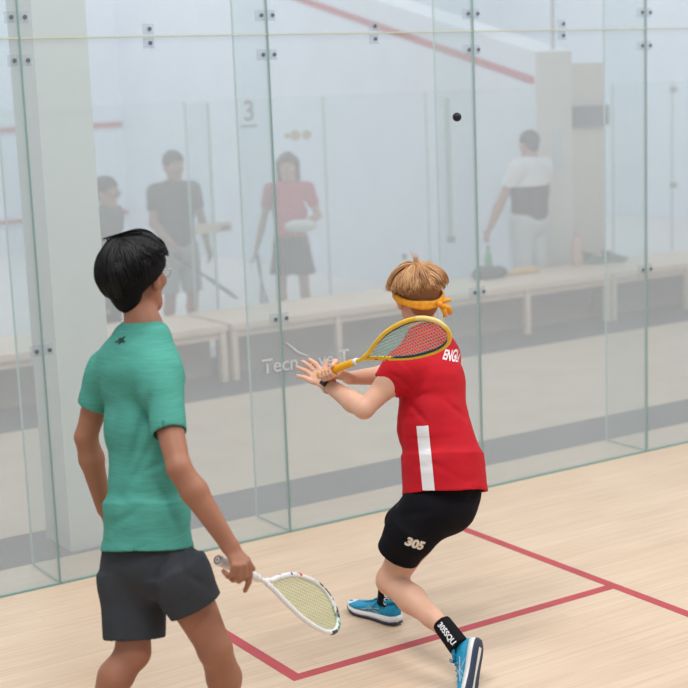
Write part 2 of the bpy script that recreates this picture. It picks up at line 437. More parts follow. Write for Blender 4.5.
struct('wall_pillar', (-1.735, .42, 0), (-1.462, .75, 6), pil, 'pale green grey pillar behind the glass')
# painted court lines
struct('trim_4', (-.025, -6.4, 0), (.025, -.02, .0015), line_red, 'red short line across the floor')
struct('trim_5', (-1.675, -1.65, 0), (-.025, -1.6, .0015), line_red, 'red inner edge of the service box')
struct('trim_6', (-1.675, -1.6, 0), (-1.625, -.02, .0015), line_red, 'red back edge of the service box')

# ---- glass wall
pane_glass = glass_mat('pane_glass', .25, (.955, .985, .98), (.73, .775, .82), .015)  # pale diffuse haze stands in for the bright court walls reflected in the panes
fin_glass = glass_mat('fin_glass', .05, (.93, .965, .965), (.66, .84, .82), .012)
far_glass = glass_mat('far_glass', .05, (.96, .985, .985), (.75, .84, .85), .01)
edge = mat('glass_edge', (.21, .35, .32), .3)
edge_pale = mat('glass_edge_pale', (.42, .58, .54), .3)
joint = mat('silicone_joint', (.50, .53, .40), .5)
plate_m = glass_mat('clamp_plate', .12, (.85, .9, .95), (.5, .55, .62), .05)
bolt_m = mat('bolt_steel', (.16, .17, .18), .4, metal=.3)
X0, DX = -1.961, 1.25
n = 0
for i in range(-3, 7):
    xa, xb = X0+i*DX, X0+(i+1)*DX
    for (z0, z1, nm) in ((.004, 2.494, 'lower'), (2.5, 3.9, 'upper')):
        n += 1
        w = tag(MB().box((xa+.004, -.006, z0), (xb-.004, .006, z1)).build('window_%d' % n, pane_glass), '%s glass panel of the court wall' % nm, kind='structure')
        if nm == 'lower':
            MB().box((xa-.0028, -.0075, 0), (xa+.0025, .012, 3.9)).build('seam_edge', edge, w)
            MB().box((xa+.005, -.009, 0), (xb-.005, .009, .009)).build('floor_channel', edge, w)
            MB().box((xa+.005, -.007, 2.494), (xb-.005, .007, 2.5)).build('joint_strip', joint, w)
            fin = MB().box((xa-.005, .014, .01), (xa+.005, .345, 3.9)).build('glass_fin', fin_glass, w)
            MB().box((xa-.005, .3455, .01), (xa+.005, .349, 3.9)).build('fin_edge', edge_pale, fin)
            MB().box((xa-.004, .014, .004), (xa+.004, .345, .0095)).build('fin_channel', edge, fin)
        cl = []
        if nm == 'lower': cl = [(xa, 1.108, 0), (xa, 2.402, 0), ((xa+xb)/2, 2.467, 1)]
        else: cl = [(xa, 2.588, 0), ((xa+xb)/2, 2.53, 1)]
        for (x, z, mid) in cl:
            if mid:
                p_ = MB().box((x-.028, .0065, z-.024), (x+.028, .011, z+.024)).build('clamp', plate_m, w)
                bx_ = [x]
            else:
                p_ = MB().box((x-.055, .0125, z-.026), (x+.055, .0165, z+.026)).build('clamp', plate_m, w); bx_ = [x-.031, x+.031]
            for bx in bx_:
                b_ = MB(); b_.tube([(bx, -.012, z), (bx, -.006, z)], .0095, 14); b_.tube([(bx, -.0135, z), (bx, -.012, z)], .004, 6)
                b_.build('bolt', bolt_m, p_)
# sponsor lettering on the glass: white, part of the pane
letter_w = mat('white_vinyl', (.52, .56, .58), .6)
dec = empty('glass_lettering', (-.6, -.008, .87), 'white sponsor lettering stuck on the glass behind the outstretched hand', 'lettering')
def flat_text(txt, name, O, U, Vv, m, parent, size, bold=0, align='LEFT', shear=0):
    me = text_mesh(txt, size, bold, align)
    for v in me.vertices: v.co = Vector(np.array(O)+np.array(U)*(v.co.x+shear*v.co.y)+np.array(Vv)*v.co.y)
    return link(name, me, m, parent)
flat_text('Tecn', 'word', (-.835, -.0085, .875), (1, 0, 0), (0, 0, 1), letter_w, dec, .105, .001)
flat_text('ve T', 'word', (-.505, -.0085, .865), (1, 0, 0), (0, 0, 1), letter_w, dec, .105, .001)
MB().tube([(-.69, -.0085, .985), (-.62, -.0085, .925), (-.565, -.0085, .90)], [.004, .007, .003], 6, flat=((0, 1, 0), .2)).build('swoosh', letter_w, dec)

# ---- far glass wall of the next court
fx = [-3.5, -1.5, .1, 1.2, 2.55, 3.66, 4.98]; k = n
for i in range(len(fx)-1):
    k += 1
    w = tag(MB().box((fx[i]+.004, 4.744, .01), (fx[i+1]-.004, 4.756, 2.17)).build('window_%d' % k, far_glass), 'glass back wall panel of the far court', kind='structure')
    MB().box((fx[i]-.006, 4.74, .01), (fx[i]+.0035, 4.757, 2.17)).build('seam_edge', edge_pale, w)
for i, (a, b) in enumerate(((5.97, 6.8), (6.8, 8.1), (8.1, 9.5))):
    k += 1
    w = tag(MB().box((a+.004, 4.744, .01), (b-.004, 4.756, 2.17)).build('window_%d' % k, far_glass), 'glass back wall panel right of the cream column', kind='structure')
    MB().box((a-.006, 4.74, .01), (a+.0035, 4.757, 2.17)).build('seam_edge', edge_pale, w)
    for z in ((1.1, 2.08) if i else ()):
        MB().box((a-.045, 4.72, z-.025), (a+.045, 4.738, z+.025)).build('clamp', mat('clamp_grey', (.3, .33, .34), .5), w)
# door of the far court
d = tag(MB().box((1.21, 4.73, .02), (1.4, 4.742, 2.15)).build('door_1', far_glass), 'narrow glass door leaf of the far court', kind='structure')
MB().box((1.395, 4.72, .02), (1.41, 4.74, 2.15)).build('door_edge', edge_pale, d)
hd = MB().box((1.2, 4.68, 1.07), (1.55, 4.715, 1.15)).build('door_lock', mat('lock_cream', (.55, .52, .46), .5), d)
MB().tube([(1.5, 4.67, 1.11), (1.5, 4.64, 1.11), (1.42, 4.63, 1.11)], .012).build('door_handle', mat('handle_grey', (.2, .2, .2), .4), hd)
hb = MB().box((3.86, 4.70, .80), (3.90, 4.735, 2.1)).build('pull_bar', mat('bar_green', (.38, .48, .46), .4))
tag(hb, 'slim vertical grey green pull bar on the far glass', 'door handle')
MB().box((3.85, 4.68, .76), (3.91, 4.735, .82)).build('end_stop', mat('stop_grey', (.2, .22, .22), .5), hb)
num = empty('court_number', (1.77, 4.735, 2.05), 'grey numeral 3 with a line under it on the far glass', 'number sign')
ngrey = mat('number_grey', (.22, .25, .27), .6)
flat_text('3', 'numeral', (1.8, 4.735, 2.06), (1, 0, 0), (0, 0, 1), ngrey, num, .24, .004, 'CENTER')
MB().box((1.71, 4.732, 1.93), (1.87, 4.738, 1.95)).build('underline', ngrey, num)
stk = empty('glass_sticker', (2.3, 4.735, 1.84), 'small cream logo sticker on the far glass above the woman in pink', 'sticker')
sm_ = mat('sticker_cream', (.50, .44, .33), .6)
for (a, b, c_) in ((2.13, 2.2, .025), (2.2, 2.3, .045), (2.31, 2.41, .04)):
    MB().ball(((a+b)/2, 4.735, 1.84), ((b-a)/2, .003, c_), 8).build('logo_shape', sm_, stk)

# sign box on the column, hanging cable
sg = MB().box((5.47, 4.74, 1.76), (5.92, 4.798, 1.96)).build('sign_box', mat('sign_dark', (.10, .115, .12), .6))
tag(sg, 'dark grey blank sign box on the cream column', 'sign')
cb = MB().tube([(5.33, 4.9, 2.5), (5.33, 4.9, 5)], .018).build('ceiling_cable', mat('cable_cream', (.40, .39, .33), .6))
tag(cb, 'thin hanging cable above the end of the far side wall', 'cable')
MB().tube([(5.33, 4.9, 2.44), (5.33, 4.9, 2.52)], .03).build('cable_end', mat('cable_cream', (.4, .39, .33)), cb)
pn = MB().box((5.2, 4.755, 1.35), (5.32, 4.764, 1.75)).build('notice', mat('notice_blue', (.5, .57, .60), .6)); tag(pn, 'pale notice on the end of the far side wall', 'notice')

# ---- benches
bench_w = mat('bench_wood', (.72, .58, .46), .5, noise=.1, nscale=6, stretch=(1, 8, 8))
bl = ['leftmost, beyond the glass left of the pillar', 'second from the left, behind the pillar and the player in green', 'behind the player with the outstretched hand', 'below the man in white and black, with shoes on it', 'rightmost, beyond the cream column', 'far right, partly out of frame']
bx0 = [-3.07, -1.05, .97, 2.97, 4.97, 6.97]
# real positions: legs every metre, benches 1.98 m long
for i, x in enumerate(bx0):
    b_ = empty('bench', (x+1, 4.2, 0), 'low wide wooden bench '+bl[i], 'bench', 'benches behind the glass')
    MB().box((x, 3.68, .40), (x+1.98, 4.47, .45)).build('bench_top', bench_w, b_)
    MB().box((x+.05, 3.72, .34), (x+1.93, 3.75, .40)).build('rail', bench_w, b_)
    MB().box((x+.05, 4.40, .34), (x+1.93, 4.43, .40)).build('rail', bench_w, b_)
    for lx in (x, x+.965, x+1.92):
        for ly in (3.69, 4.38):
            MB().box((lx, ly, 0), (lx+.05, ly+.05, .40)).build('leg', bench_w, b_)
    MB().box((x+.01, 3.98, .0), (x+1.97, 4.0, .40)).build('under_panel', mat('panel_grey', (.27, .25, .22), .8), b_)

# ================================================================== RACKETS
OUT = [(a, s*.88) for a, s in [(.262, .007), (.30, .020), (.34, .042), (.385, .064), (.43, .083), (.475, .095), (.52, .1015), (.565, .103), (.605, .096), (.638, .081), (.662, .058), (.677, .030), (.681, 0)]]
def spline(P, n):
    P = [np.array(p, float) for p in P]; out = []
    for i in range(len(P)-1):
        p0, p1, p2, p3 = P[max(i-1, 0)], P[i], P[i+1], P[min(i+2, len(P)-1)]
        for j in range(n):
            t = j/n; out.append(.5*((2*p1)+(-p0+p2)*t+(2*p0-5*p1+4*p2-p3)*t*t+(-p0+3*p1-3*p2+p3)*t**3))
    out.append(P[-1]); return out
def half_w(a):
    for (a0, s0), (a1, s1) in zip(OUT, OUT[1:]):
        if a0 <= a <= a1: return s0+(s1-s0)*(a-a0)/(a1-a0)
    return 0
def make_racket(butt, tip, side, label, frame_m, grip_m, string_m, band_m, inner_m, zones, name='squash_racket', detail=True, group=None, ws=1.):
    butt = np.array(butt, float); A = unit(np.array(tip)-butt); S = unit(np.array(side)-A*np.dot(side, A)); Nn = np.cross(A, S)
    r = empty(name, tuple(butt), label, 'racket', group)
    P = lambda a, s, q=0: butt+A*a+S*s+Nn*q
    half = [(a, s*ws) for a, s in spline(OUT, 5)]; loop = [(a, s) for a, s in half]+[(a, -s) for a, s in reversed(half[:-1])]
    MB().tube([P(a, s) for a, s in loop], .009, 10, flat=(Nn, .95)).build('frame', frame_m, r, True)
    MB().tube([P(.215, 0), P(.24, 0), P(.262, .003), P(.285, .012)], [.0085, .0082, .008, .0072], 10).tube([P(.24, 0), P(.262, -.003), P(.285, -.012)], [.0082, .008, .0072], 10).build('shaft', frame_m, r, True)
    gm = MB(); gm.tube([P(0, 0), P(.004, 0), P(.012, 0), P(.1, 0), P(.19, 0), P(.2, 0)], [.015, .0175, .0165, .0155, .0145, .0135], 14)
    hn = gm.build('handle', grip_m, r, True)
    MB().tube([P(.2, 0), P(.218, 0)], .0128, 14).build('collar', band_m, r, True)
    MB().tube([P(-.003, 0), P(.0, 0)], .0135, 16).build('butt_cap', mat('butt_white', (.75, .74, .72)), hn, True)
    if not detail: return r, P, (A, S, Nn)
    if inner_m:
        lp = [(a, s*.9 if s else 0) for a, s in loop if a > .36]
        MB().tube([P(min(a, .673), s) for a, s in lp], .0045, 6, flat=(Nn, 1.6)).build('grommet_strip', inner_m, r, True)
    st = MB()
    for i in range(-8, 9):
        s = i*.0135; aa = [a for a in np.arange(.27, .685, .002) if half_w(a)*ws > abs(s)+.004]
        if aa: st.tube([P(aa[0], s, .0006), P(aa[-1], s, .0006)], .00115, 4)
    a = .305
    while a < .675:
        w = half_w(a)*ws-.004
        if w > .008: st.tube([P(a, -w, -.0006), P(a, w, -.0006)], .00115, 4)
        a += .0135
    st.build('strings', string_m, r)
    for (a0, a1, sg_, m_, off) in zones:
        seg = [(a, s) for a, s in half if a0 <= a <= a1]
        MB().tube([P(a, sg_*(s+.0012)) for a, s in seg], .0093, 10, flat=(Nn, .97)).build('print_highlight_band', m_, r, True)
    return r, P, (A, S, Nn)

def print_mat(name, c0, c1, sc, thr):
    m = bpy.data.materials.new(name); m.use_nodes = True; N = m.node_tree.nodes; L = m.node_tree.links; b = N['Principled BSDF']
    tc = N.new('ShaderNodeTexCoord'); v = N.new('ShaderNodeTexVoronoi'); v.inputs['Scale'].default_value = sc; v.feature = 'F1'
    L.new(tc.outputs['Object'], v.inputs['Vector'])
    r = N.new('ShaderNodeValToRGB'); r.color_ramp.interpolation = 'CONSTANT'
    r.color_ramp.elements[0].color = (*c0, 1); r.color_ramp.elements[1].color = (*c1, 1); r.color_ramp.elements[1].position = thr
    L.new(v.outputs['Color'], r.inputs[0]); L.new(r.outputs[0], b.inputs['Base Color']); b.inputs['Roughness'].default_value = .4
    return m
yel = mat('racket_yellow', (.84, .52, .04), .3, noise=.08, nscale=30); yel_grip = mat('grip_yellow', (.82, .40, .01), .6, bump=.4, bscale=200)
wht = mat('gloss_white', (.76, .76, .76), .3); navy_g = mat('grommet_navy', (.02, .05, .07), .5)
racket_y, PY, AY = make_racket(V(-1.3406, -1.3812, 1.1081), V(-1.1685, -1.9757, 1.3468), (np.array(V(-1.0974, -1.7601, 1.1843))-np.array(V(-1.1619, -1.7894, 1.2799))),
    'yellow squash racket held up in front of the shoulder of the player in red', yel, yel_grip, mat('string_green', (.20, .42, .33), .5), wht, navy_g,
    [(.6, .684, -1, mat('highlight_yellow', (.80, .62, .22), .35), 0), (.3, .36, 1, print_mat('shaft_print', (.5, .06, .02), (.78, .44, .015), 70, .25), 0)], ws=.97)  # band on the near tip edge is a highlight painted pale yellow, not print
racket_w, PW, AW = make_racket(V(-2.3173, -2.3352, 0.7991), V(-1.7516, -2.1351, 0.4234), np.array(V(-1.8692, -2.1641, 0.4741))-np.array(V(-1.8591, -2.1012, 0.5473)),
    'white squash racket held low at arm\'s length by the player in green', wht, mat('grip_white', (.70, .69, .68), .6, bump=.3, bscale=200), mat('string_lime', (.42, .50, .24), .5), wht, None,
    [(.565, .684, -1, print_mat('tip_print', (.015, .02, .02), (.60, .62, .60), 75, .55), 0), (.6, .684, 1, print_mat('tip_print_green', (.02, .03, .03), (.25, .55, .42), 60, .6), 0),
     (.30, .47, -1, print_mat('side_print', (.05, .06, .30), (.74, .74, .74), 75, .3), 0)], ws=1.06)
A_, S_, N_ = AW
cap = [o for o in racket_w.children_recursive if o.name.startswith('butt_cap')][0]
ringm = mat('cap_red', (.35, .03, .04)); 
MB().tube([PW(-.0035, 0)+.0125*(math.cos(t)*S_+math.sin(t)*N_) for t in np.arange(0, 6.28, .3)], .0014, 6, loop=True).build('cap_ring', mat('cap_dark', (.04, .02, .03)), cap)
MB().tube([PW(-.004, -.004), PW(-.004, .004)], .0016, 6).tube([PW(-.004, 0, -.004), PW(-.004, 0, .004)], .0016, 6).build('cap_mark', ringm, cap)
MB().tube([PW(.475, -half_w(.475)*1.06-.002), PW(.49, -half_w(.49)*1.06-.002)], .0095, 8).build('red_mark', mat('mark_red', (.6, .05, .04)), racket_w)

# ================================================================== SHOE
def make_shoe(heel, toe, up, parent, upper_m, mid_m, out_m, lace_m, mark_m, side=1, label=None):
    """heel, toe: sole points; up: direction from sole to ankle; side=+1 mark on local left"""
    heel = np.array(heel, float); A = np.array(toe, float)-heel; L = np.linalg.norm(A); A = A/L; C = unit(np.array(up)-A*np.dot(up, A)); B = np.cross(C, A)
    T = [0, .03, .09, .18, .28, .40, .52, .64, .76, .87, .95, 1]
    Wd = [.014, .026, .034, .037, .036, .035, .038, .045, .0475, .043, .031, .012]
    H = [.062, .088, .094, .092, .088, .080, .068, .056, .049, .042, .034, .022]
    bend = lambda t: .006+.016*max(0, (t-.72)/.28)**2+.004*max(0, (.1-t)/.1)
    P = lambda t, b, c: heel+A*(t*L)+B*b+C*c
    up_ = MB(); rings = []
    for t, w, h in zip(T, Wd, H):
        r = []; z0 = .018+bend(t)
        for j in range(18):
            a = 2*math.pi*j/18; cx = math.copysign(abs(math.cos(a))**.75, math.cos(a)); cz = math.copysign(abs(math.sin(a))**.75, math.sin(a))
            top = max(cz, 0); wid = w*(1-.42*top**2*(1.0 if t < .6 else .7)); r.append(P(t, cx*wid, z0+(cz*.5+.5)*(h-z0)))
        rings.append(r)
    sh = up_.quadstrip(rings).build('shoe', upper_m, parent, True)
    if label: sh['label'] = label
    def slab(z0f, z1f, g, nm, m):
        b_ = MB(); R = []
        for t, w in zip(T, Wd):
            ww = w+g; lo_, hi_ = bend(t)+z0f(t), bend(t)+z1f(t); mid = (lo_+hi_)/2
            R.append([P(t, -ww*.92, lo_), P(t, 0, lo_), P(t, ww*.92, lo_), P(t, ww, mid), P(t, ww*.94, hi_), P(t, 0, hi_), P(t, -ww*.94, hi_), P(t, -ww, mid)])
        R[0] = [p-A*.004 for p in R[0]]; R[-1] = [p+A*.004 for p in R[-1]]
        o = b_.quadstrip(R).build(nm, m, sh, True); return o
    slab(lambda t: 0, lambda t: .028-.010*t, .004, 'midsole', mid_m)
    slab(lambda t: -.006, lambda t: .004+.012*max(0, (t-.8)/.2), .0055, 'outsole', out_m)
    gv = MB()   # pale groove down the middle of the sole
    gv.quadstrip([[P(t, -.010-.004*math.sin(t*9), bend(t)-.0075), P(t, .006+.004*math.sin(t*9), bend(t)-.0075), P(t, .006, bend(t)-.005), P(t, -.010, bend(t)-.005)] for t in np.linspace(.1, .9, 14)])
    gv.build('sole_groove', mid_m, sh)
    lc = MB()
    def htop(t): return float(np.interp(t, T, H))
    for i in range(5):
        t = .36+.07*i; h = htop(t)+.002; w = .017
        lc.tube([P(t, -w, h-.008), P(t+.01, -w*.5, h), P(t+.02, w*.5, h), P(t+.03, w, h-.009)], .0026, 6)
    h = htop(.34)
    for q in (-1, 1):
        lc.tube([P(.34, 0, h+.004), P(.31, .02*q, h+.02), P(.36, .036*q, h+.012), P(.35, .01*q, h+.004)], .0028, 6)
        lc.tube([P(.34, 0, h+.004), P(.36, .028*q, h-.006), P(.39, .046*q, h-.03)], .0024, 6)
    lc.build('laces', lace_m, sh, True)
    for q in (-1, 1):
        mk = MB()
        def SP(t, c):
            w = float(np.interp(t, T, Wd)); h = htop(t); z0 = .018+bend(t); zz = (c-z0)/(h-z0)*2-1; top = max(zz, 0)
            cx = max(0, 1-abs(zz)**2.67)**.375 if abs(zz) < 1 else 0
            return P(t, q*(w*(1-.42*top**2)*cx+.0012), c)
        for path in ([(.36, .066), (.44, .05), (.52, .03)], [(.46, .060), (.52, .047), (.58, .03)], [(.28, .034), (.40, .044), (.50, .056)], [(.28, .058), (.42, .052), (.62, .036)]):
            mk.tube([SP(*x) for x in path], .0022, 6)
        mk.build('side_stripes', mark_m, sh)
    MB().tube([P(.0, 0, .075), P(-.015, 0, .10), P(.01, 0, .112), P(.03, 0, .098)], .005, 6).build('heel_tab', upper_m, sh, True)
    ck = MB(); ck.tube([P(.17+.14*math.cos(t), .030*math.sin(t), .094-.006*math.cos(t)) for t in np.arange(0, 6.28, .35)], .0075, 8, loop=True); ck.build('collar', upper_m, sh, True)
    return sh

# ================================================================== PLAYER IN RED
skin_r = mat('skin_fair', (.70, .41, .29), .5, noise=.07, nscale=9, sss=.12, bump=.05, bscale=120)
red = mat('shirt_red', (.50, .010, .020), .7, spec=.15, noise=.06, nscale=14, bump=.1, bscale=400)
black = mat('shorts_black', (.006, .006, .009), .8, noise=.15, nscale=12, spec=.12)
white_f = mat('white_fabric', (.74, .74, .76), .6)
pr = empty('person', tuple(V(-1.0599, -1.7760, 0.3858)[:2])+(0,), 'player in red shirt, black shorts and yellow headband, crouching with a yellow racket', 'person')
LB = V(-.85, -.52, 0)
JR = dict(neck=V(-0.9396, -1.5442, 1.2293), head=V(-0.9181, -1.4745, 1.3984), F_head=(.22, .97, -.12), U_head=(-.02, .12, 1),
    sh_l=V(-1.1138, -1.6337, 1.1352), sh_r=V(-0.8271, -1.4678, 1.1306), el_l=V(-1.2791, -1.6052, 0.9997), wr_l=V(-1.2884, -1.3581, 1.0606), el_r=V(-0.9064, -1.3036, 1.0424), wr_r=V(-1.1565, -1.3210, 1.0631),
    hip_l=V(-1.0728, -1.7369, 0.5916), hip_r=V(-0.9530, -1.6812, 0.5891), kn_l=V(-1.1913, -1.6175, 0.2851), kn_r=V(-0.9501, -1.3601, 0.4081), an_l=V(-1.1735, -2.0147, 0.1639), an_r=V(-1.0387, -1.3586, 0.0879))
def grip(f, C, A, Pn, e2s, wrist, rh, s0, ds, fr=.0088, turn=200):
    A = unit(A); e1 = unit(Pn-A*np.dot(Pn, A)); e2 = np.cross(A, e1)*e2s; R = rh+fr
    for i in range(4):
        c = C+A*(s0+ds*i); q = fr*(1, 1.02, .98, .88)[i] if ds > 0 else fr
        pts = [c+(math.cos(math.radians(t))*e1+math.sin(math.radians(t))*e2)*(R+(.006 if t < 30 else 0)) for t in (8, 50, 95, 140, turn)]
        f.chain(pts, [q*1.1, q*1.08, q, q*.95, q*.85], .003)
    pc = C+A*(s0+1.5*ds)+e1*(rh+.016)
    f.ecap(np.array(wrist), pc, .028, .017, .038, .015, A, .015)
    th = [pc-e2*.012+A*ds*.4, C+A*(s0+3.4*ds)-e2*(R+.006)+e1*.006, C+A*(s0+3.7*ds)-e1*(R)*.8-e2*.012]
    f.chain(th, [.016, .0115, .009], .008)
def hands_r(f):
    # left hand: open, fingers spread towards the glass
    wr = V(-1.2884, -1.3581, 1.0606)
    kn = [V(-1.2686, -1.2767, 1.1076), V(-1.2814, -1.2654, 1.0941), V(-1.2945, -1.2661, 1.0795), V(-1.3113, -1.2767, 1.0640)]
    tip = [V(-1.2857, -1.2220, 1.1446), V(-1.3058, -1.1993, 1.1350), V(-1.3259, -1.1911, 1.1129), V(-1.3400, -1.2127, 1.0822)]
    Wd = np.array(kn[0])-np.array(kn[3])
    f.ecap(wr, (np.array(kn[1])+np.array(kn[2]))/2, .027, .017, .037, .013, Wd, .014)
    for a, b in zip(kn, tip):
        a, b = np.array(a), np.array(b); f.chain([a+(wr-a)*.3, a, a+(b-a)*.5+V(0, -.004, .004), b], [.011, .0105, .0095, .008], .005)
    f.chain([V(-1.2781, -1.3243, 1.0808), V(-1.2689, -1.3119, 1.1106), V(-1.2550, -1.3076, 1.1452)], [.015, .012, .009], .01)
    A, S, Nn = AY
    grip(f, PY(0, 0), A, V(*(np.array(V(-1.1210, -1.2790, 1.0267))-np.array(V(-1.2907, -1.4605, 1.1389)))), GSIGN, V(-1.1565, -1.3210, 1.0631), .016, .028, .0195, turn=185)
GSIGN = -1
tor_r = ([V(-0.9207, -1.5562, 1.1713), V(-0.9488, -1.5964, 1.0664), V(-0.9718, -1.6535, 0.8955), V(-0.9837, -1.7035, 0.7639), V(-0.9950, -1.7224, 0.6963)], [(.12, .07), (.152, .113), (.155, .12), (.160, .132), (.160, .135)], LB)
body_r, _ = body(JR, .0048, pr, skin_r, extra=hands_r, torso=tor_r)

def sleeve(f, a, b, ra, rb, k=.03, wall=.006, W_=(0, 0, 1)):
    a, b = np.array(a, float), np.array(b, float)
    f.cone(a, a+(b-a)*.25, ra, ra*.97+rb*.03, k); f.ecap(a+(b-a)*.1, b, ra, ra, rb, rb, W_ if abs(np.dot(unit(b-a), W_)) < .95 else (1, 0, 0), .015, flat=True)
    u = unit(b-a); f.ecap(b-u*.03, b+u*.02, rb-wall-.004, rb-wall-.004, rb-wall-.004, rb-wall-.004, (0, 0, 1) if abs(u[2]) < .95 else (1, 0, 0), .002, sub=True, flat=True)
def bounds(J, keys, m):
    P = np.array([J[k] for k in keys]); return P.min(0)-m, P.max(0)+m
# --- shirt
lo, hi = bounds(JR, ('neck', 'sh_l', 'sh_r', 'hip_l', 'hip_r'), .26)
f = Field(lo, hi, .0048)
c = [V(-0.9114, -1.5581, 1.1907), V(-0.9488, -1.5964, 1.0664), V(-0.9785, -1.6492, 0.8958), V(-0.9793, -1.7046, 0.7715), V(-1.0016, -1.7419, 0.6404)]
wd = [(.135, .075), (.158, .118), (.162, .127), (.174, .147), (.186, .166)]
for i in range(3): f.ecap(c[i], c[i+1], *wd[i], *wd[i+1], LB, .05)
f.ecap(c[3], c[4], *wd[3], *wd[4], LB, .05, flat=True)
ax_r = unit(np.array(c[4])-c[3]); f.ecap(np.array(c[4])-ax_r*.012, np.array(c[4])+ax_r*.02, .174, .154, .174, .154, LB, .002, sub=True, flat=True)
f.cone(V(-0.9339, -1.5495, 1.2211), V(-1.0940, -1.6198, 1.1465), .066, .07, .05); f.cone(V(-0.9305, -1.5517, 1.2209), V(-0.8152, -1.4997, 1.1291), .068, .072, .05)
sleeve(f, V(-1.1011, -1.6293, 1.1368), V(-1.1726, -1.6087, 1.0760), .078, .063)
sleeve(f, V(-0.8207, -1.4861, 1.1197), V(-0.8900, -1.3825, 1.0600), .07, .062)
f.cone(V(-0.9380, -1.5452, 1.2292), V(-0.9331, -1.5175, 1.2905), .052, .05, .004, sub=True)
f.disp(lambda x, y, z: .0045*sines(x, y, z*1.6, 24, 3)+.0014*sines(x*.6, y*.6, z*2, 60, 5))
for a, b, w_, dp in (((-1.1626, -1.6658, 0.9480),(-0.9947, -1.7154, 0.9905),.014,.008), ((-1.1749, -1.7203, 0.8801),(-0.9702, -1.7761, 0.8887),.014,.007), ((-1.1312, -1.6932, 1.0274),(-0.9386, -1.7095, 1.0737),.013,.008), ((-1.1660, -1.6901, 1.0519),(-1.0831, -1.7674, 0.9333),.012,.008),
                     ((-1.1857, -1.7834, 0.7751),(-0.9688, -1.8163, 0.8158),.015,.006), ((-1.2035, -1.6475, 1.1417),(-1.1536, -1.7094, 1.1123),.010,.005), ((-1.1527, -1.7928, 0.8306),(-0.9623, -1.8545, 0.7099),.014,.005), ((-1.1753, -1.6938, 1.1209),(-1.1368, -1.7298, 1.0657),.010,.008),
                     ((-1.0013, -1.7263, 1.0333),(-0.8979, -1.7666, 0.9238),.012,.006), ((-1.1612, -1.6803, 0.9981),(-1.1711, -1.7115, 0.8180),.012,.006)):
    f.crease(a, b, w_*.8, dp*.9)
shirt_r = link('shirt', f.mesh('shirt'), red, pr)
sn = -np.array([.535, .845, 0])            # outward direction of his left flank
stick(patch_mesh(.046, .245, 6, 26, .0), 'side_stripe', shirt_r, np.array(V(-1.1253, -1.7900, 0.8115)), V(.83, -.55, .06), sn, white_f, shirt_r, .0035)
tx_ = text_mesh('ENGLAND', .056, .0016, 'LEFT')
for v in tx_.vertices: v.co.x *= .50; v.co.y *= .8
stick(tx_, 'lettering', shirt_r, np.array(V(-0.9465, -1.6821, 1.1813)), np.array(V(-0.8766, -1.7344, 1.1430))-np.array(V(-0.9465, -1.6821, 1.1813)), sn, white_f, shirt_r, .0022)
# --- shorts
lo, hi = bounds(JR, ('hip_l', 'hip_r', 'kn_l', 'kn_r'), .2)
f = Field(lo, hi, .0048)
f.ecap(V(-0.9948, -1.7102, 0.7264), V(-1.0331, -1.7363, 0.6001), .14, .11, .160, .132, LB, .04); f.cone(V(-0.9333, -1.7431, 0.6403), V(-0.9866, -1.7531, 0.6032), .088, .105, .05)
f.cone(V(-1.1016, -1.7561, 0.5852), V(-1.1552, -1.7263, 0.5075), .098, .100, .05); f.ecap(V(-1.1469, -1.7366, 0.5409), V(-1.1823, -1.6638, 0.4074), .098, .102, .089, .090, LB, .03, flat=True)
f.ecap(V(-1.1759, -1.6802, 0.4350), V(-1.1872, -1.6484, 0.3797), .081, .081, .081, .081, LB, .002, sub=True, flat=True)
f.cone(V(-0.9530, -1.6812, 0.5891), V(-0.9671, -1.5541, 0.5212), .118, .10, .05); f.ecap(V(-0.9654, -1.5872, 0.5411), V(-0.9793, -1.4240, 0.4161), .105, .105, .098, .098, LB, .03, flat=True)
f.disp(lambda x, y, z: .0025*sines(x, y, z, 26, 11))
for a, b, w_, dp in (((-1.2648, -1.7721, 0.5887),(-1.0896, -1.8271, 0.6273),.013,.006), ((-1.2499, -1.7787, 0.4873),(-1.1529, -1.8102, 0.5154),.012,.005), ((-1.0742, -1.8031, 0.5584),(-0.9114, -1.8378, 0.6567),.015,.006)): f.crease(a, b, w_, dp)
shorts_r = link('shorts', f.mesh('shorts'), black, pr)
stick(text_mesh('305', .048, .0028), 'number_print', shorts_r, np.array(V(-1.2022, -1.8082, 0.4908)), unit(np.array(V(-1.1590, -1.8033, 0.4726))-np.array(V(-1.2287, -1.7895, 0.4996))), sn, mat('print_cream', (.74, .66, .56)), shorts_r, .002)
# --- socks and shoes
sock_m = mat('sock_black', (.008, .008, .010), .8, spec=.12)
def sock(a, b, ra, rb, txt=None, n_=None, sz=.04, rev=1):
    f = Field(np.minimum(a, b)-.08, np.maximum(a, b)+.08, .004); a, b = np.array(a, float), np.array(b, float)
    f.ecap(a, b, ra, ra, rb, rb, (1, 0, 0) if abs(unit(b-a)[0]) < .9 else (0, 1, 0), .01, flat=True)
    o = link('sock', f.mesh('sock'), sock_m, pr)
    if txt:
        stick(text_mesh(txt, sz, .001), 'sock_print', o, a*.45+b*.55+np.array(n_)*.04, (b-a)*rev, np.array(n_), white_f, o, .0012, .12)
    return o
sock(V(-1.1757, -1.9337, 0.1999), V(-1.1749, -2.0435, 0.1374), .038, .042, '305SQUASH', sn, .031)
sock(V(-1.0355, -1.3581, 0.1577), V(-1.0456, -1.3568, 0.0757), .0365, .0365, '305', sn, .034)
blue = mat('shoe_blue', (.010, .27, .46), .5, noise=.12, nscale=60, bump=.3, bscale=300); navy = mat('sole_navy', (.035, .05, .085), .6)
silver = mat('mark_silver', (.30, .42, .50), .4)
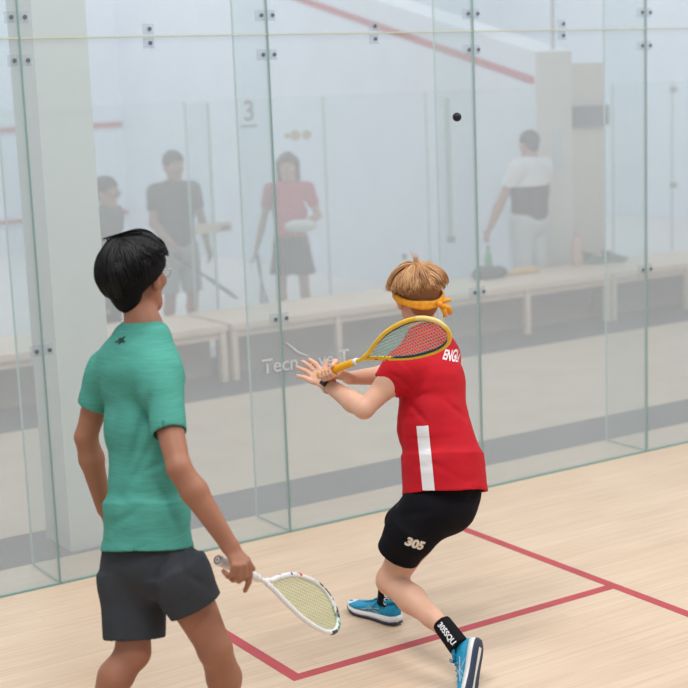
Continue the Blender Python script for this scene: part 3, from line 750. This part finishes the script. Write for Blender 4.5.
make_shoe(V(-1.0266, -1.4252, 0.0074), V(-1.0782, -1.1348, 0.0033), (0, 0, 1), pr, blue, wht, navy, blue, silver)
make_shoe(V(-1.1092, -2.0916, 0.1640), V(-1.2447, -2.1849, -0.0614), np.array(V(-1.1849, -2.0281, 0.1231))-np.array(V(-1.1341, -2.1044, 0.1425)), pr, blue, wht, navy, blue, silver)
# --- watch, ring
wc = np.array(V(-1.2884, -1.3581, 1.0606)); wd_ = unit(np.array(V(-1.2791, -1.6052, 0.9997))-wc); e1 = unit(np.cross(wd_, (0, 0, 1))); e2 = np.cross(wd_, e1)
wo = unit(-np.array([.535, .845, -.2])); wo = unit(wo-wd_*np.dot(wo, wd_)); wt = np.cross(wd_, wo)
ct = wc+wd_*.012
wa = MB().tube([ct+.0305*(math.cos(t)*wo+math.sin(t)*wt) for t in np.arange(0, 6.28, .3)], .006, 8, loop=True).build('wristwatch', mat('watch_band', (.55, .50, .45), .35, metal=.5), pr, True)
Mx = Matrix.Translation(Vector(ct+wo*.034+wt*-.004)) @ Matrix((tuple(wd_), tuple(wt), tuple(wo))).transposed().to_4x4()
MB().box((-.015, -.018, -.003), (.015, .018, .006), Mx).build('watch_case', mat('watch_black', (.02, .02, .025), .2), wa)
rk, rt_ = np.array(V(-1.2814, -1.2654, 1.0941)), np.array(V(-1.3058, -1.1993, 1.1350)); rc = rk+(rt_-rk)*.18; ru = unit(rt_-rk); ra_ = unit(np.cross(ru, (0, 0, 1))); rb_ = np.cross(ru, ra_)
MB().tube([rc+.0112*(math.cos(t)*ra_+math.sin(t)*rb_) for t in np.arange(0, 6.28, .5)], .0022, 6, loop=True).build('ring', mat('ring_silver', (.7, .7, .7), .2, metal=1), pr, True)
# --- hair and headband
Fh, Lh, Uh = frame(JR['F_head'], JR['U_head']); hc = np.array(JR['head'])
PH = lambda a, b, d, h=hc: h+a*Fh+b*Lh+d*Uh
def hair(person_, hc, F, L, U, m, capm, centre, radii, clip_p, clip_n, n, lens, rad, seed, tone, lift, crown, spread=1., curl=.1, nape=None, rough=.1):
    P = lambda a, b, d: hc+a*F+b*L+d*U
    f = Field(hc-.2, hc+.2, .005); f.ell(P(*centre), radii, (F, L, U))
    f.clip(P(*clip_p), clip_n[0]*F+clip_n[1]*L+clip_n[2]*U)
    if nape: f.ell(P(*nape[0]), nape[1], (F, L, U), .03)
    capo = link('hair', f.mesh('hair'), capm, person_)
    rnd = random.Random(seed); roots = []; cc = P(*centre)
    cr = unit(np.array(crown))
    e1 = unit(np.cross(cr, (0, 1, 0))); e2 = np.cross(cr, e1)
    per = 22
    for i in range(n//per):
        ph0 = i*2.399963; th0 = math.sqrt((i+.5)/(n/per))*1.15*spread; tw0 = rnd.gauss(.12, .22); lf = rnd.uniform(.86, 1.08); of_ = rnd.uniform(0, rough); tn_ = rnd.uniform(-.25, .25)
        for j_ in range(per):
            th = max(.01, th0+rnd.gauss(0, .07)); ph = ph0+rnd.gauss(0, .07)/max(.15, math.sin(min(th, 1.5)))
            lcl = unit(math.cos(th)*cr+math.sin(th)*(math.cos(ph)*e1+math.sin(ph)*e2))
            tn = unit(-math.sin(th)*cr+math.cos(th)*(math.cos(ph0)*e1+math.sin(ph0)*e2)); tw = np.cross(lcl, tn)
            tn = unit(tn+tw*(tw0+rnd.gauss(0, .06)))
            p_ = cc+sum(lcl[j]*radii[j]*(F, L, U)[j] for j in range(3)); d_ = tn[0]*F+tn[1]*L+tn[2]*U
            az = tn-np.array([0, 0, tn[2]]); az = az[0]/max(1e-6, np.linalg.norm(az))      # +1 runs to the brow, -1 to the nape
            Lt = (lens[1]+(lens[0]-lens[1])*az) if az > 0 else (lens[1]+(lens[2]-lens[1])*-az)
            roots.append((p_, d_, max(.03, (Lt-th*.1)*lf*rnd.uniform(.9, 1.04)), of_+rnd.uniform(0, .02), tn_))
    o = strands('locks', capo, m, roots, 0, rad, seed, k=4, lift=lift, curl=curl, tone=tone, cup=(cc, radii, (F, L, U)))
    return capo
blond = attr_mat('hair_blond', (.26, .115, .045), (.72, .42, .20), .45)
blond_cap = mat('hair_blond_base', (.30, .145, .065), .6)
hr_ = hair(pr, hc, Fh, Lh, Uh, blond, blond_cap, (-.014, 0, .040), (.112, .096, .088), (0, 0, -.005), (.45, 0, -.9), 3000, (.17, .18, .17), .0025, 4, (.1, .9), .10, (-.2, .05, 1), 1.05, .16,
     nape=((-.062, 0, -.04), (.042, .058, .060)), rough=.2)
mbk = MB()
for k_ in range(5): mbk.tube([PH(-.03+.003*k_, .0, .12), PH(-.035+.004*k_, .004*k_-.01, .15), PH(-.03+.006*k_, .006*k_-.012, .165+.004*k_)], [.003, .002, .0006], 4)
mbk.build('cowlick', mat('hair_cowlick', (.50, .27, .12), .5), hr_)
band_y = mat('band_yellow', (.80, .33, .02), .6, noise=.15, nscale=60)
bm_ = MB(); ringp = []
for t in np.arange(0, 6.283, .2):
    a, b = math.cos(t), math.sin(t); ringp.append(PH(-.014+.112*a, .093*b, .003+.028*a))
rings_ = []
for t in list(np.arange(0, 6.283, .15))+[0]:
    a, b = math.cos(t), math.sin(t); q = PH(-.014+.116*a, .098*b, -.004+.040*a); rd = unit(a*Fh+b*Lh); w_ = .0165+.002*math.sin(5*t)
    rings_.append([q+Uh*w_, q+rd*.005+Uh*w_*.4, q+rd*.002, q+rd*.005-Uh*w_*.5, q-Uh*w_, q-rd*.008-Uh*w_, q-rd*.008+Uh*w_])
bm_.quadstrip(rings_, caps=False)
bd = bm_.build('headband', band_y, pr, True)
kn_ = MB(); kc = PH(-.130, -.035, -.044)
kn_.ball(kc, .014, 6)
kn_.tube([kc, kc+V(.012, -.01, -.01), kc+V(.035, -.012, -.02), kc+V(.05, -.01, -.045)], [.007, .012, .014, .009], 6, flat=(V(.5, .8, 0), .35))
kn_.tube([kc, kc+V(.02, -.01, -.03), kc+V(.02, -.012, -.055)], [.007, .012, .008], 6, flat=(V(.5, .8, 0), .35))
kn_.tube([kc, kc+V(.03, -.01, .012), kc+V(.048, -.01, .012)], [.006, .011, .008], 6, flat=(V(.5, .8, 0), .35))
kn_.build('knot', band_y, bd, True)
def eyes(person_, hc, F, L, U, iris=(.1, .06, .03)):
    for q in (-1, 1):
        c_ = hc+F*.079+L*.031*q+U*.004
        e = MB().ball(c_, .0125, 8).build('eye', mat('eye_white', (.7, .7, .7), .2), person_, True)
        MB().ball(c_+F*.0095, .0055, 6).build('iris', mat('iris', iris, .2), e, True)
        br = MB().tube([hc+F*.094+L*.015*q+U*.028, hc+F*.088+L*.034*q+U*.033, hc+F*.075+L*.05*q+U*.028], [.003, .004, .002], 6).build('eyebrow', mat('brow_brown', (.08, .05, .03)), person_, True)
eyes(pr, hc, Fh, Lh, Uh)

# ================================================================== PLAYER IN GREEN
skin_g = mat('skin_tan', (.34, .15, .09), .5, noise=.1, nscale=8, sss=.08, bump=.08, bscale=140)
teal = mat('shirt_teal', (.075, .31, .25), .8, spec=.12, noise=.10, nscale=16, stretch=(1, 1, 12), bump=.1, bscale=400)
char = mat('shorts_charcoal', (.045, .05, .058), .85, spec=.12, noise=.1, nscale=10, bump=.15, bscale=300)
pg = empty('person', tuple(V(-2.3790, -2.0601, 0.6043)[:2])+(0,), 'player in teal green t-shirt and charcoal shorts seen from behind, black hair', 'person')
LG = V(-.167, .987, 0); SG = np.array([-.535, -.845, 0])
JG = dict(neck=V(-2.3085, -1.8944, 1.4979), head=V(-2.3026, -1.8424, 1.6500), F_head=(.89, .45, -.05), U_head=(-.04, 0, 1),
    sh_l=V(-2.3996, -1.7412, 1.3211), sh_r=V(-2.3486, -2.0465, 1.3385), el_l=V(-2.4622, -1.6881, 1.0973), wr_l=V(-2.4075, -1.6697, 0.8329), el_r=V(-2.3916, -2.2514, 1.0904), wr_r=V(-2.2893, -2.3671, 0.8466),
    hip_l=V(-2.4200, -1.9360, 0.7862), hip_r=V(-2.3836, -2.0751, 0.8064), kn_l=V(-2.4845, -2.0160, 0.4373), kn_r=V(-2.2828, -2.2108, 0.4624), an_l=V(-2.6673, -1.9990, 0.1932), an_r=V(-2.1898, -2.1383, 0.0550))
def hands_g(f):
    f.ecap(V(-2.2893, -2.3671, 0.8466), V(-2.2789, -2.4138, 0.7985), .025, .017, .036, .014, np.array(V(-2.2427, -2.4060, 0.8016))-np.array(V(-2.3074, -2.4144, 0.7951)), .015)
    for pts in (((-2.2578, -2.4204, 0.8021),(-2.2554, -2.4245, 0.7608),(-2.2601, -2.4209, 0.7350),(-2.2678, -2.4097, 0.7077)), ((-2.2760, -2.4276, 0.7983),(-2.2755, -2.4293, 0.7633),(-2.2795, -2.3957, 0.7389),(-2.2829, -2.3569, 0.7421)),
                ((-2.2938, -2.4282, 0.7991),(-2.2958, -2.4282, 0.7642),(-2.2992, -2.3938, 0.7460),(-2.2996, -2.3562, 0.7521)), ((-2.3089, -2.4242, 0.8013),(-2.3153, -2.4201, 0.7727),(-2.3150, -2.3925, 0.7620),(-2.3116, -2.3573, 0.7680))):
        f.chain(pts, [.0105, .0098, .009, .0078], .004)
    f.chain([V(-2.2671, -2.3624, 0.8214), V(-2.2260, -2.3483, 0.7830), V(-2.2020, -2.3468, 0.7479)], [.015, .012, .0095], .01)
    simple_hand(f, JG['wr_l'], JG['el_l'], V(.5, .8, 0))
tor_g = ([V(-2.3270, -1.8923, 1.4233), V(-2.3469, -1.9056, 1.3275), V(-2.3627, -1.9443, 1.1516), V(-2.3790, -1.9791, 0.9926), V(-2.4022, -2.0094, 0.8347)], [(.12, .07), (.155, .10), (.140, .10), (.132, .094), (.150, .115)], LG)
body_g, _ = body(JG, .005, pg, skin_g, extra=hands_g, torso=tor_g)
lo, hi = bounds(JG, ('neck', 'sh_l', 'sh_r', 'hip_l', 'hip_r'), .27)
f = Field(lo, hi, .005)
c = [V(-2.3241, -1.8894, 1.4459), V(-2.3469, -1.9056, 1.3275), V(-2.3627, -1.9443, 1.1516), V(-2.3770, -1.9770, 1.0087), V(-2.3941, -1.9920, 0.9137), V(-2.4120, -2.0216, 0.7752)]
wd = [(.125, .072), (.158, .105), (.143, .102), (.135, .098), (.150, .114), (.178, .14)]
for i in range(4): f.ecap(c[i], c[i+1], *wd[i], *wd[i+1], LG, .05)
f.ecap(c[4], c[5], *wd[4], *wd[5], LG, .05, flat=True)
f.ecap(V(-2.4132, -2.0161, 0.7978), V(-2.4098, -2.0283, 0.7493), .158, .120, .158, .120, LG, .002, sub=True, flat=True)
f.cone(V(-2.3262, -1.8986, 1.4240), V(-2.3938, -1.7546, 1.3325), .062, .062, .06); f.cone(V(-2.3262, -1.8986, 1.4240), V(-2.3390, -2.0274, 1.3441), .062, .066, .06); f.cone(V(-2.3169, -1.8913, 1.4586), V(-2.3230, -1.8928, 1.4329), .060, .07, .03)
sleeve(f, V(-2.3486, -2.0465, 1.3385), V(-2.3800, -2.1734, 1.1826), .070, .058)
sleeve(f, V(-2.3972, -1.7434, 1.3177), V(-2.4339, -1.7120, 1.2012), .066, .060)
f.cone(V(-2.3111, -1.9040, 1.4728), V(-2.2980, -1.8980, 1.5701), .054, .06, .004, sub=True)
f.disp(lambda x, y, z: .0045*sines(x, y, z*1.5, 22, 21)+.0013*sines(x*.6, y*.6, z*2, 60, 22))
for a, b, w_, dp in (((-2.3975, -2.0845, 1.2961),(-2.5114, -2.0567, 0.9672),.016,.010), ((-2.3901, -2.1121, 1.1861),(-2.5416, -2.0518, 0.8993),.014,.008), ((-2.4193, -2.0964, 1.0574),(-2.3652, -2.1739, 0.8503),.014,.006), ((-2.4311, -1.9264, 1.3753),(-2.4978, -1.9766, 1.0469),.014,.005), ((-2.3964, -2.1019, 1.3309),(-2.4310, -2.1103, 1.1859),.010,.008),
                     ((-2.5411, -1.9886, 0.8576),(-2.4313, -2.1083, 0.9635),.014,.006), ((-2.5533, -1.9679, 0.8046),(-2.4012, -2.1441, 0.8835),.012,.004), ((-2.3863, -1.9352, 1.4693),(-2.4631, -1.8259, 1.2986),.006,.003), ((-2.3506, -2.0084, 1.4575),(-2.4159, -2.1224, 1.2888),.006,.003), ((-2.4767, -2.0660, 1.0285),(-2.3465, -2.1334, 1.1012),.012,.005)):
    f.crease(a, b, w_, dp)
shirt_g = link('shirt', f.mesh('shirt'), teal, pg)
logo = mat('logo_dark', (.015, .03, .03))
stick(text_mesh('x', .035, .003), 'nape_logo', shirt_g, np.array(V(-2.4209, -1.9377, 1.4674)), V(.84, -.54, 0), V(-.45, -.72, .5), logo, shirt_g, .0015, .12)
stick(patch_mesh(.022, .006, 3, 2), 'nape_logo', shirt_g, np.array(V(-2.4319, -1.9310, 1.4663)), V(.84, -.54, 0), V(-.45, -.72, .5), logo, shirt_g, .0015, .12)
lo, hi = bounds(JG, ('hip_l', 'hip_r', 'kn_l', 'kn_r'), .2)
f = Field(lo, hi, .005)
f.ecap(V(-2.4022, -2.0026, 0.8669), V(-2.4146, -2.0286, 0.7334), .132, .096, .152, .118, LG, .04)
f.cone(V(-2.4289, -1.9499, 0.7503), V(-2.4432, -1.9597, 0.6596), .102, .112, .04); f.ecap(V(-2.4412, -1.9576, 0.6758), V(-2.4689, -1.9996, 0.4768), .110, .112, .100, .104, LG, .03, flat=True)
f.ecap(V(-2.4669, -1.9968, 0.4962), V(-2.4715, -2.0027, 0.4541), .089, .093, .089, .093, LG, .002, sub=True, flat=True)
f.cone(V(-2.3882, -2.1070, 0.7549), V(-2.3671, -2.1439, 0.6997), .09, .10, .04); f.ecap(V(-2.3712, -2.1347, 0.7317), V(-2.3261, -2.1783, 0.6022), .100, .104, .082, .092, LG, .03, flat=True)
f.ecap(V(-2.3299, -2.1732, 0.6152), V(-2.3204, -2.1859, 0.5829), .072, .082, .072, .082, LG, .002, sub=True, flat=True)
f.disp(lambda x, y, z: .0028*sines(x, y, z, 24, 31))
for a, b, w_, dp in (((-2.4356, -2.2069, 0.8237),(-2.4677, -2.1250, 0.5423),.016,.012), ((-2.4076, -2.2445, 0.8437),(-2.4026, -2.2605, 0.6669),.012,.005), ((-2.5127, -2.0269, 0.7606),(-2.5505, -2.0424, 0.5711),.014,.005), ((-2.3969, -2.2594, 0.7474),(-2.3213, -2.2876, 0.6692),.011,.006), ((-2.4343, -2.2280, 0.8418),(-2.4627, -2.2170, 0.7504),.006,.004)):
    f.crease(a, b, w_, dp)
shorts_g = link('shorts', f.mesh('shorts'), char, pg)
gshoe = mat('shoe_grey', (.3, .3, .32), .6)
ar = np.array(JG['an_r']); al = np.array(JG['an_l'])
fd = V(.70, .71, 0)
make_shoe((ar[0]-fd[0]*.06, ar[1]-fd[1]*.06, .006), (ar[0]+fd[0]*.22, ar[1]+fd[1]*.22, .006), (0, 0, 1), pg, gshoe, wht, navy, gshoe, silver)
make_shoe(al+V(-.05, -.05, -.04), V(al[0]+.09, al[1]+.10, .012), (.6, .6, .6), pg, gshoe, wht, navy, gshoe, silver)
Fh, Lh, Uh = frame(JG['F_head'], JG['U_head']); hc = np.array(JG['head'])
hblack = attr_mat('hair_black', (.0015, .0015, .002), (.005, .0045, .006), .55)
cap_b = mat('hair_black_base', (.004, .004, .005), .7, spec=.15)
hg_ = hair(pg, hc, Fh, Lh, Uh, hblack, cap_b, (-.024, 0, .026), (.120, .106, .114), (.0, 0, .006), (.62, 0, -.78), 3300, (.15, .142, .27), .0027, 9, (0, 1), .03, (-.3, .15, 1), 1.15, .12,
     nape=((-.066, 0, -.050), (.044, .058, .072)), rough=.12)
tf = MB()
for k_ in range(13):
    b0 = hc+Fh*(-.085+.004*k_)+Lh*(.045-.008*k_)+Uh*(.112+.002*k_)
    tf.tube([b0, b0+V(-.006, .004, .012), b0+V(-.016-.002*k_, .006, .013), b0+V(-.027, .006*(k_-4)*.4, .004)], [.003, .003, .0022, .0006], 5)
tf.build('loose_locks', cap_b, hg_, True)
eyes(pg, hc, Fh, Lh, Uh)
gl = MB()
for q in (-1, 1):
    cc_ = hc+Fh*.104+Lh*.033*q+Uh*.002
    gl.tube([cc_+Lh*.024*math.cos(t)+Uh*.018*math.sin(t) for t in np.arange(0, 6.28, .4)], .0014, 5, loop=True)
    gl.tube([cc_+Lh*.024*q+Uh*.008, hc+Fh*.05+Lh*.083*q+Uh*.012, hc+Fh*-.005+Lh*.084*q+Uh*.010], .0018, 5)
gl.tube([hc+Fh*.108+Lh*.009+Uh*.004, hc+Fh*.108-Lh*.009+Uh*.004], .0014, 5)
gg = gl.build('glasses', mat('glasses_frame', (.45, .45, .45), .3, metal=.6), pg, True)

# ================================================================== PEOPLE BEYOND THE GLASS
def far_person(x, y, F, H, label, skin, hairc, shirt_m, low_m, skirt=False, long=False, arms=None, shirt2=None, lean=0, hair_long=False, bulk=1.):
    p = empty('person', (x, y, 0), label, 'person')
    F = unit(np.array(F, float)); L = np.cross((0, 0, 1), F); U = V(0, 0, 1); o = V(x, y, 0); s = H/1.75
    P = lambda a, b, c_: o+s*(a*F+b*L+c_*U)
    J = dict(neck=P(lean, 0, 1.47), head=P(lean+.03, 0, 1.625), F_head=tuple(F+V(0, 0, -.15)), U_head=(0, 0, 1), sh_l=P(lean, .18, 1.41), sh_r=P(lean, -.18, 1.41),
             hip_l=P(0, .09, .92), hip_r=P(0, -.09, .92), kn_l=P(.03, .11, .5), kn_r=P(.03, -.11, .5), an_l=P(-.02, .12, .09), an_r=P(-.02, -.12, .09), toe_l=P(.15, .14, .04), toe_r=P(.15, -.14, .04))
    arms = arms or dict(el_l=(.0, .25, 1.13), wr_l=(.08, .27, .88), el_r=(.0, -.25, 1.13), wr_r=(.08, -.27, .88))
    for k_, q in arms.items(): J[k_] = P(*q)
    def ex(f):
        for q in 'lr': simple_hand(f, J['wr_'+q], J['el_'+q], F)
    body(J, .009, p, skin, extra=ex, build=.95*s*bulk, torso=([P(lean, 0, 1.36), P(lean*.5, 0, 1.2), P(0, 0, .95)], [(.14*s*bulk, .09*s*bulk), (.155*s*bulk, .11*s*bulk), (.15*s*bulk, .115*s*bulk)], L))
    lo, hi = bounds(J, ('neck', 'sh_l', 'sh_r', 'hip_l', 'hip_r'), .3)
    f = Field(lo, hi, .009); b = s*bulk
    f.ecap(P(lean, 0, 1.4), P(lean*.5, 0, 1.2), .15*b, .085*b, .165*b, .12*b, L, .05); f.ecap(P(lean*.5, 0, 1.2), P(0, 0, .86), .165*b, .12*b, .17*b, .13*b, L, .05, flat=True)
    for q, sgn in (('l', 1), ('r', -1)):
        a_ = J['sh_'+q]; e_ = np.array(J['el_'+q]); f.cone(P(lean, 0, 1.44), a_, .06*b, .066*b, .05)
        sleeve(f, a_, np.array(a_)+(e_-a_)*.62, .068*b, .062*b, wall=.01)
    f.cone(J['neck'], np.array(J['neck'])+V(0, 0, .1), .055, .05, .004, sub=True)
    f.disp(lambda x_, y_, z_: .004*sines(x_, y_, z_, 22, 41))
    sh = link('shirt', f.mesh('shirt'), shirt_m, p)
    if shirt2:
        sh.data.materials.append(shirt2); zc = s*1.235
        for pl in sh.data.polygons:
            if pl.center.z < zc: pl.material_index = 1
    f = Field(np.minimum(P(-.35, -.35, .05), P(.35, .35, .05))-.1, np.maximum(P(-.35, -.35, 1.05), P(.35, .35, 1.05))+.1, .009)
    f.ecap(P(0, 0, 1.0), P(0, 0, .88), .145*b, .115*b, .165*b, .135*b, L, .04)
    if skirt:
        f.ecap(P(0, 0, .95), P(0, 0, .60), .16*b, .13*b, .235*b, .20*b, L, .04, flat=True)
        f.disp(lambda x_, y_, z_: .008*np.sin(14*np.arctan2(y_-y, x_-x)))
    else:
        bot = .1 if long else .52
        for sgn in (1, -1): f.cone(P(0, .09*sgn, .9), P(.01, .1*sgn, .8), .11*b, .10*b, .04); f.ecap(P(.01, .095*sgn, .84), P(.02 if not long else -.02, .115*sgn, bot), .1*b, .105*b, (.06 if long else .09)*b, (.065 if long else .1)*b, L, .02, flat=True)
    link('skirt' if skirt else ('trousers' if long else 'shorts'), f.mesh('lower'), low_m, p)
    hcn = np.array(J['head']); Fh_, Lh_, Uh_ = frame(J['F_head'], J['U_head'])
    f = Field(hcn-.25, hcn+.2, .007); f.ell(hcn-Fh_*.02+Uh_*.04, (.108, .09, .094), (Fh_, Lh_, Uh_)); f.clip(hcn+Fh_*.01, .6*Fh_-.8*Uh_)
    f.ell(hcn-Fh_*.055-Uh_*.035, (.045, .058, .06), (Fh_, Lh_, Uh_), .03)
    if hair_long:
        for q in (1, -1): f.cone(hcn+Lh_*.07*q+Uh_*.03-Fh_*.02, hcn+Lh_*.085*q-Uh_*.13-Fh_*.01, .04, .025, .03)
        f.cone(hcn-Fh_*.08, hcn-Fh_*.09-Uh_*.2, .05, .03, .03)
    f.disp(lambda x_, y_, z_: .003*sines(x_, y_, z_, 60, 51))
    link('hair', f.mesh('hair'), hairc, p); eyes(p, hcn, Fh_, Lh_, Uh_)
    for q in 'lr':
        a_ = np.array(J['an_'+q]); make_shoe(V(a_[0], a_[1], .006)-F*.05, V(a_[0], a_[1], .006)+F*.2, (0, 0, 1), p, wht, wht, navy, wht, silver)
    return p, J, P
cam_dir = V(-.535, -.845, 0); rt = V(.841, -.541, 0)
dk = mat('hair_dark', (.02, .018, .016), .6)
skin_f = mat('skin_mid', (.45, .24, .16), .5, noise=.05, nscale=8)
p1, J1, P1 = far_person(1.30, 5.25, cam_dir*.75+rt*.5, 1.75, 'person in dark grey t-shirt beyond the glass, looking down at a racket held low', skin_f, dk, mat('shirt_dark_grey', (.05, .055, .055), .8), mat('shorts_grey', (.36, .40, .38), .8),
    arms=dict(el_l=(.02, .25, 1.13), wr_l=(.16, .22, .90), el_r=(.04, -.24, 1.14), wr_r=(.20, -.12, .93)))
p2, J2, P2 = far_person(2.46, 5.25, cam_dir*.95-rt*.05, 1.665, 'person in pink red t-shirt and dark skirt standing beyond the glass with a racket', mat('skin_pale', (.55, .34, .25), .5), mat('hair_brown', (.10, .06, .045), .6), mat('shirt_pink', (.62, .12, .16), .8), mat('skirt_dark', (.04, .045, .05), .8),
    skirt=True, arms=dict(el_r=(.0, -.26, 1.12), wr_r=(.05, -.33, .86), el_l=(-.02, .27, 1.14), wr_l=(.22, .12, 1.08)), hair_long=True, bulk=.92)
p3, J3, P3 = far_person(4.74, 4.60, -cam_dir*.7-rt*.55, 1.76, 'person in white and black shirt and pale trousers standing by the far bench, back turned', mat('skin_far', (.40, .24, .18), .5), dk, mat('shirt_white_far', (.72, .73, .76), .8), mat('trousers_pale', (.50, .54, .58), .8),
    long=True, arms=dict(el_l=(.06, .30, 1.12), wr_l=(.12, .40, .86), el_r=(.04, -.22, 1.12), wr_r=(.2, -.15, .92)), shirt2=mat('shirt_black_far', (.02, .02, .022), .8), lean=-.04, bulk=1.2)
p4, J4, P4 = far_person(.60, 5.22, rt*.8+cam_dir*.35, 1.56, 'person with dark hair and glasses in grey top, half hidden by the pillar', skin_f, dk, mat('shirt_grey_far', (.10, .105, .11), .8), mat('trousers_dark', (.05, .05, .055), .8), long=True, lean=.05)
g4 = MB(); h4 = np.array(J4['head']); F4, L4, U4 = frame(J4['F_head'], J4['U_head'])
for q in (-1, 1):
    cc_ = h4+F4*.106+L4*.033*q; g4.tube([cc_+L4*.024*math.cos(t)+U4*.018*math.sin(t) for t in np.arange(0, 6.28, .5)], .003, 5, loop=True).tube([cc_+L4*.024*q, h4+L4*.085*q], .003, 5)
g4.build('glasses', mat('glasses_dark', (.02, .02, .02)), p4)
gg_ = mat('racket_grey', (.12, .14, .14), .5); gs_ = mat('racket_green', (.10, .28, .20), .5)
b1 = np.array(J1['wr_r'])+V(0, 0, -.07); b1 = b1-unit(rt*.62+V(0, 0, -.62))*.03
make_racket(b1, b1+rt*.44+V(0, 0, -.36)-cam_dir*.12, V(.2, .9, .2), 'green grey racket held by the person in dark grey beyond the glass', gs_, gg_, gg_, gs_, None, [], detail=True)
b2 = np.array(J2['wr_r'])+V(0, 0, -.06)
make_racket(b2, b2+V(.06, -.02, -.62), V(.1, .9, 0), 'dark racket hanging from the hand of the person in pink beyond the glass', gg_, gg_, gg_, gg_, None, [], detail=True)
tw = MB(); t0 = np.array(J2['wr_l'])+cam_dir*.08
tw.ball(t0, (.15, .06, .06), 8, axes=(rt, cam_dir, V(0, 0, 1)))
tag(tw.build('folded_towel', mat('towel_white', (.72, .74, .74), .9), None, True), 'white folded towel held at the waist of the person in pink', 'towel')

# ---- things on the benches
def bag(c_, r, m, nm, label, cat):
    f = Field(np.array(c_)-.45, np.array(c_)+.45, .012); f.ell(V(*c_)+V(0, 0, r[2]*.5), r, np.eye(3)); f.cone(V(*c_)+V(-r[0]*.5, 0, r[2]), V(*c_)+V(r[0]*.6, 0, r[2]*.7), r[2]*.5, r[2]*.35, .05)
    f.disp(lambda x, y, z: .008*sines(x, y, z, 30, 61)); f.clip((c_[0], c_[1], .452), (0, 0, -1))
    return tag(link(nm, f.mesh(nm), m), label, cat)
bag((3.97, 4.26, .46), (.2, .09, .07), mat('bag_dark', (.06, .075, .08), .8), 'sports_bag', 'dark flat bag on the bench left of the man in white', 'bag')
def bottle(x, y, h, r, m, cm, label, nm='bottle'):
    b_ = empty(nm, (x, y, .45), label, 'bottle')
    prof = [(0, .9), (.02, 1), (.6, 1), (.72, .85), (.82, .45), (.86, .45)]
    MB().quadstrip([[V(x+r*q*math.cos(a), y+r*q*math.sin(a), .451+t*h) for a in np.arange(0, 6.283, .45)] for t, q in prof]).build('bottle_body', m, b_, True)
    MB().tube([(x, y, .451+.86*h), (x, y, .451+h)], r*.5, 10).build('cap', cm, b_, True); return b_
bottle(4.1, 4.43, .28, .036, mat('bottle_green', (.05, .35, .15), .4), mat('cap_green', (.05, .25, .12)), 'slim green bottle standing behind the dark bag')
bottle(5.12, 4.35, .34, .055, mat('bottle_pink', (.60, .40, .33), .4), mat('cap_pink', (.55, .40, .34)), 'large pale pink bottle near the cream column')
bottle(3.09, 4.35, .30, .045, mat('bottle_clear', (.62, .66, .66), .3), mat('cap_dark2', (.15, .18, .18)), 'clear bottle with dark cap on the bench behind the fair haired head')
bag((3.24, 4.33, .46), (.09, .07, .06), mat('pouch_green', (.12, .22, .20), .8), 'pouch', 'small dark green pouch beside the clear bottle', 'pouch')
bag((4.41, 4.30, .455), (.19, .08, .035), mat('cloth_yellow', (.62, .45, .20), .9), 'yellow_cloth', 'crumpled yellow cloth on the bench below the man in white', 'cloth')
bag((2.92, 4.32, .455), (.07, .05, .03), mat('pouch_cream', (.60, .50, .30), .9), 'small_cloth', 'small cream cloth on the bench left of the clear bottle', 'cloth')
for i, (x, y) in enumerate(((5.25, 4.40), (5.46, 4.36))):
    r_ = make_shoe((x, y, .46), (x+.17, y-.18, .46), (0, 0, 1), None, mat('trainer_dark', (.05, .07, .07), .7), mat('trainer_green', (.1, .4, .25), .6), navy, mat('lace_g', (.2, .5, .3)), silver)
    r_.name = 'trainer'; tag(r_, ('dark trainer with green sole on the bench beside the pink bottle', 'dark trainer with green sole nearer the cream column')[i], 'shoe', 'trainers on the bench')
bl_ = MB().ball(V(-0.4595, -1.1648, 2.0872), .0195, 14).build('squash_ball', mat('rubber_black', (.012, .013, .018), .5), None, True)
tag(bl_, 'small black squash ball in mid air above the players', 'ball')

# ================================================================== LIGHT, CAMERA
w = bpy.data.worlds.new('World'); SC.world = w; w.use_nodes = True
w.node_tree.nodes['Background'].inputs[0].default_value = (.95, .98, 1.05, 1); w.node_tree.nodes['Background'].inputs[1].default_value = .47
def lamp(name, loc, size, power, col=(1, .98, .95), rot=(0, 0, 0)):
    l = bpy.data.lights.new(name, 'AREA'); l.shape = 'RECTANGLE'; l.size, l.size_y = size; l.energy = power; l.color = col
    o = bpy.data.objects.new(name, l); COL.objects.link(o); o.location = loc; o.rotation_euler = rot; return o
for i, (x, y) in enumerate(((-3.2, -4.6), (-3.2, -1.8), (2.2, -4.6), (2.2, -1.8))): lamp('ceiling_lamp', (x, y, 6.2), (2.4, .5), 135)
for i, (x, y) in enumerate(((-1, 9), (3, 12), (9, 9))): lamp('far_ceiling_lamp', (x, y, 8), (3, 2), 190, (.92, .96, 1))
cam = bpy.data.cameras.new('Camera'); co = bpy.data.objects.new('Camera', cam); COL.objects.link(co)
cam.sensor_width = 36; cam.lens = 1453.145/688*36; cam.clip_end = 200
right, upv, fwd = V(0.84015857, -0.54096715, -0.03857622), V(0.12589474, 0.12534765, 0.98409272), V(0.5275264, 0.83165047, -0.17341682)
co.matrix_world = Matrix(((right[0], upv[0], -fwd[0], -4.28780843), (right[1], upv[1], -fwd[1], -6.2220632), (right[2], upv[2], -fwd[2], 2.22898801), (0, 0, 0, 1)))
cam.dof.use_dof = True; cam.dof.focus_distance = 5.65; cam.dof.aperture_fstop = 2.6
SC.camera = co
vs = SC.view_settings; vs.view_transform = 'Standard'; vs.look = 'None'; vs.gamma = 1; vs.exposure = .08; vs.use_curve_mapping = False
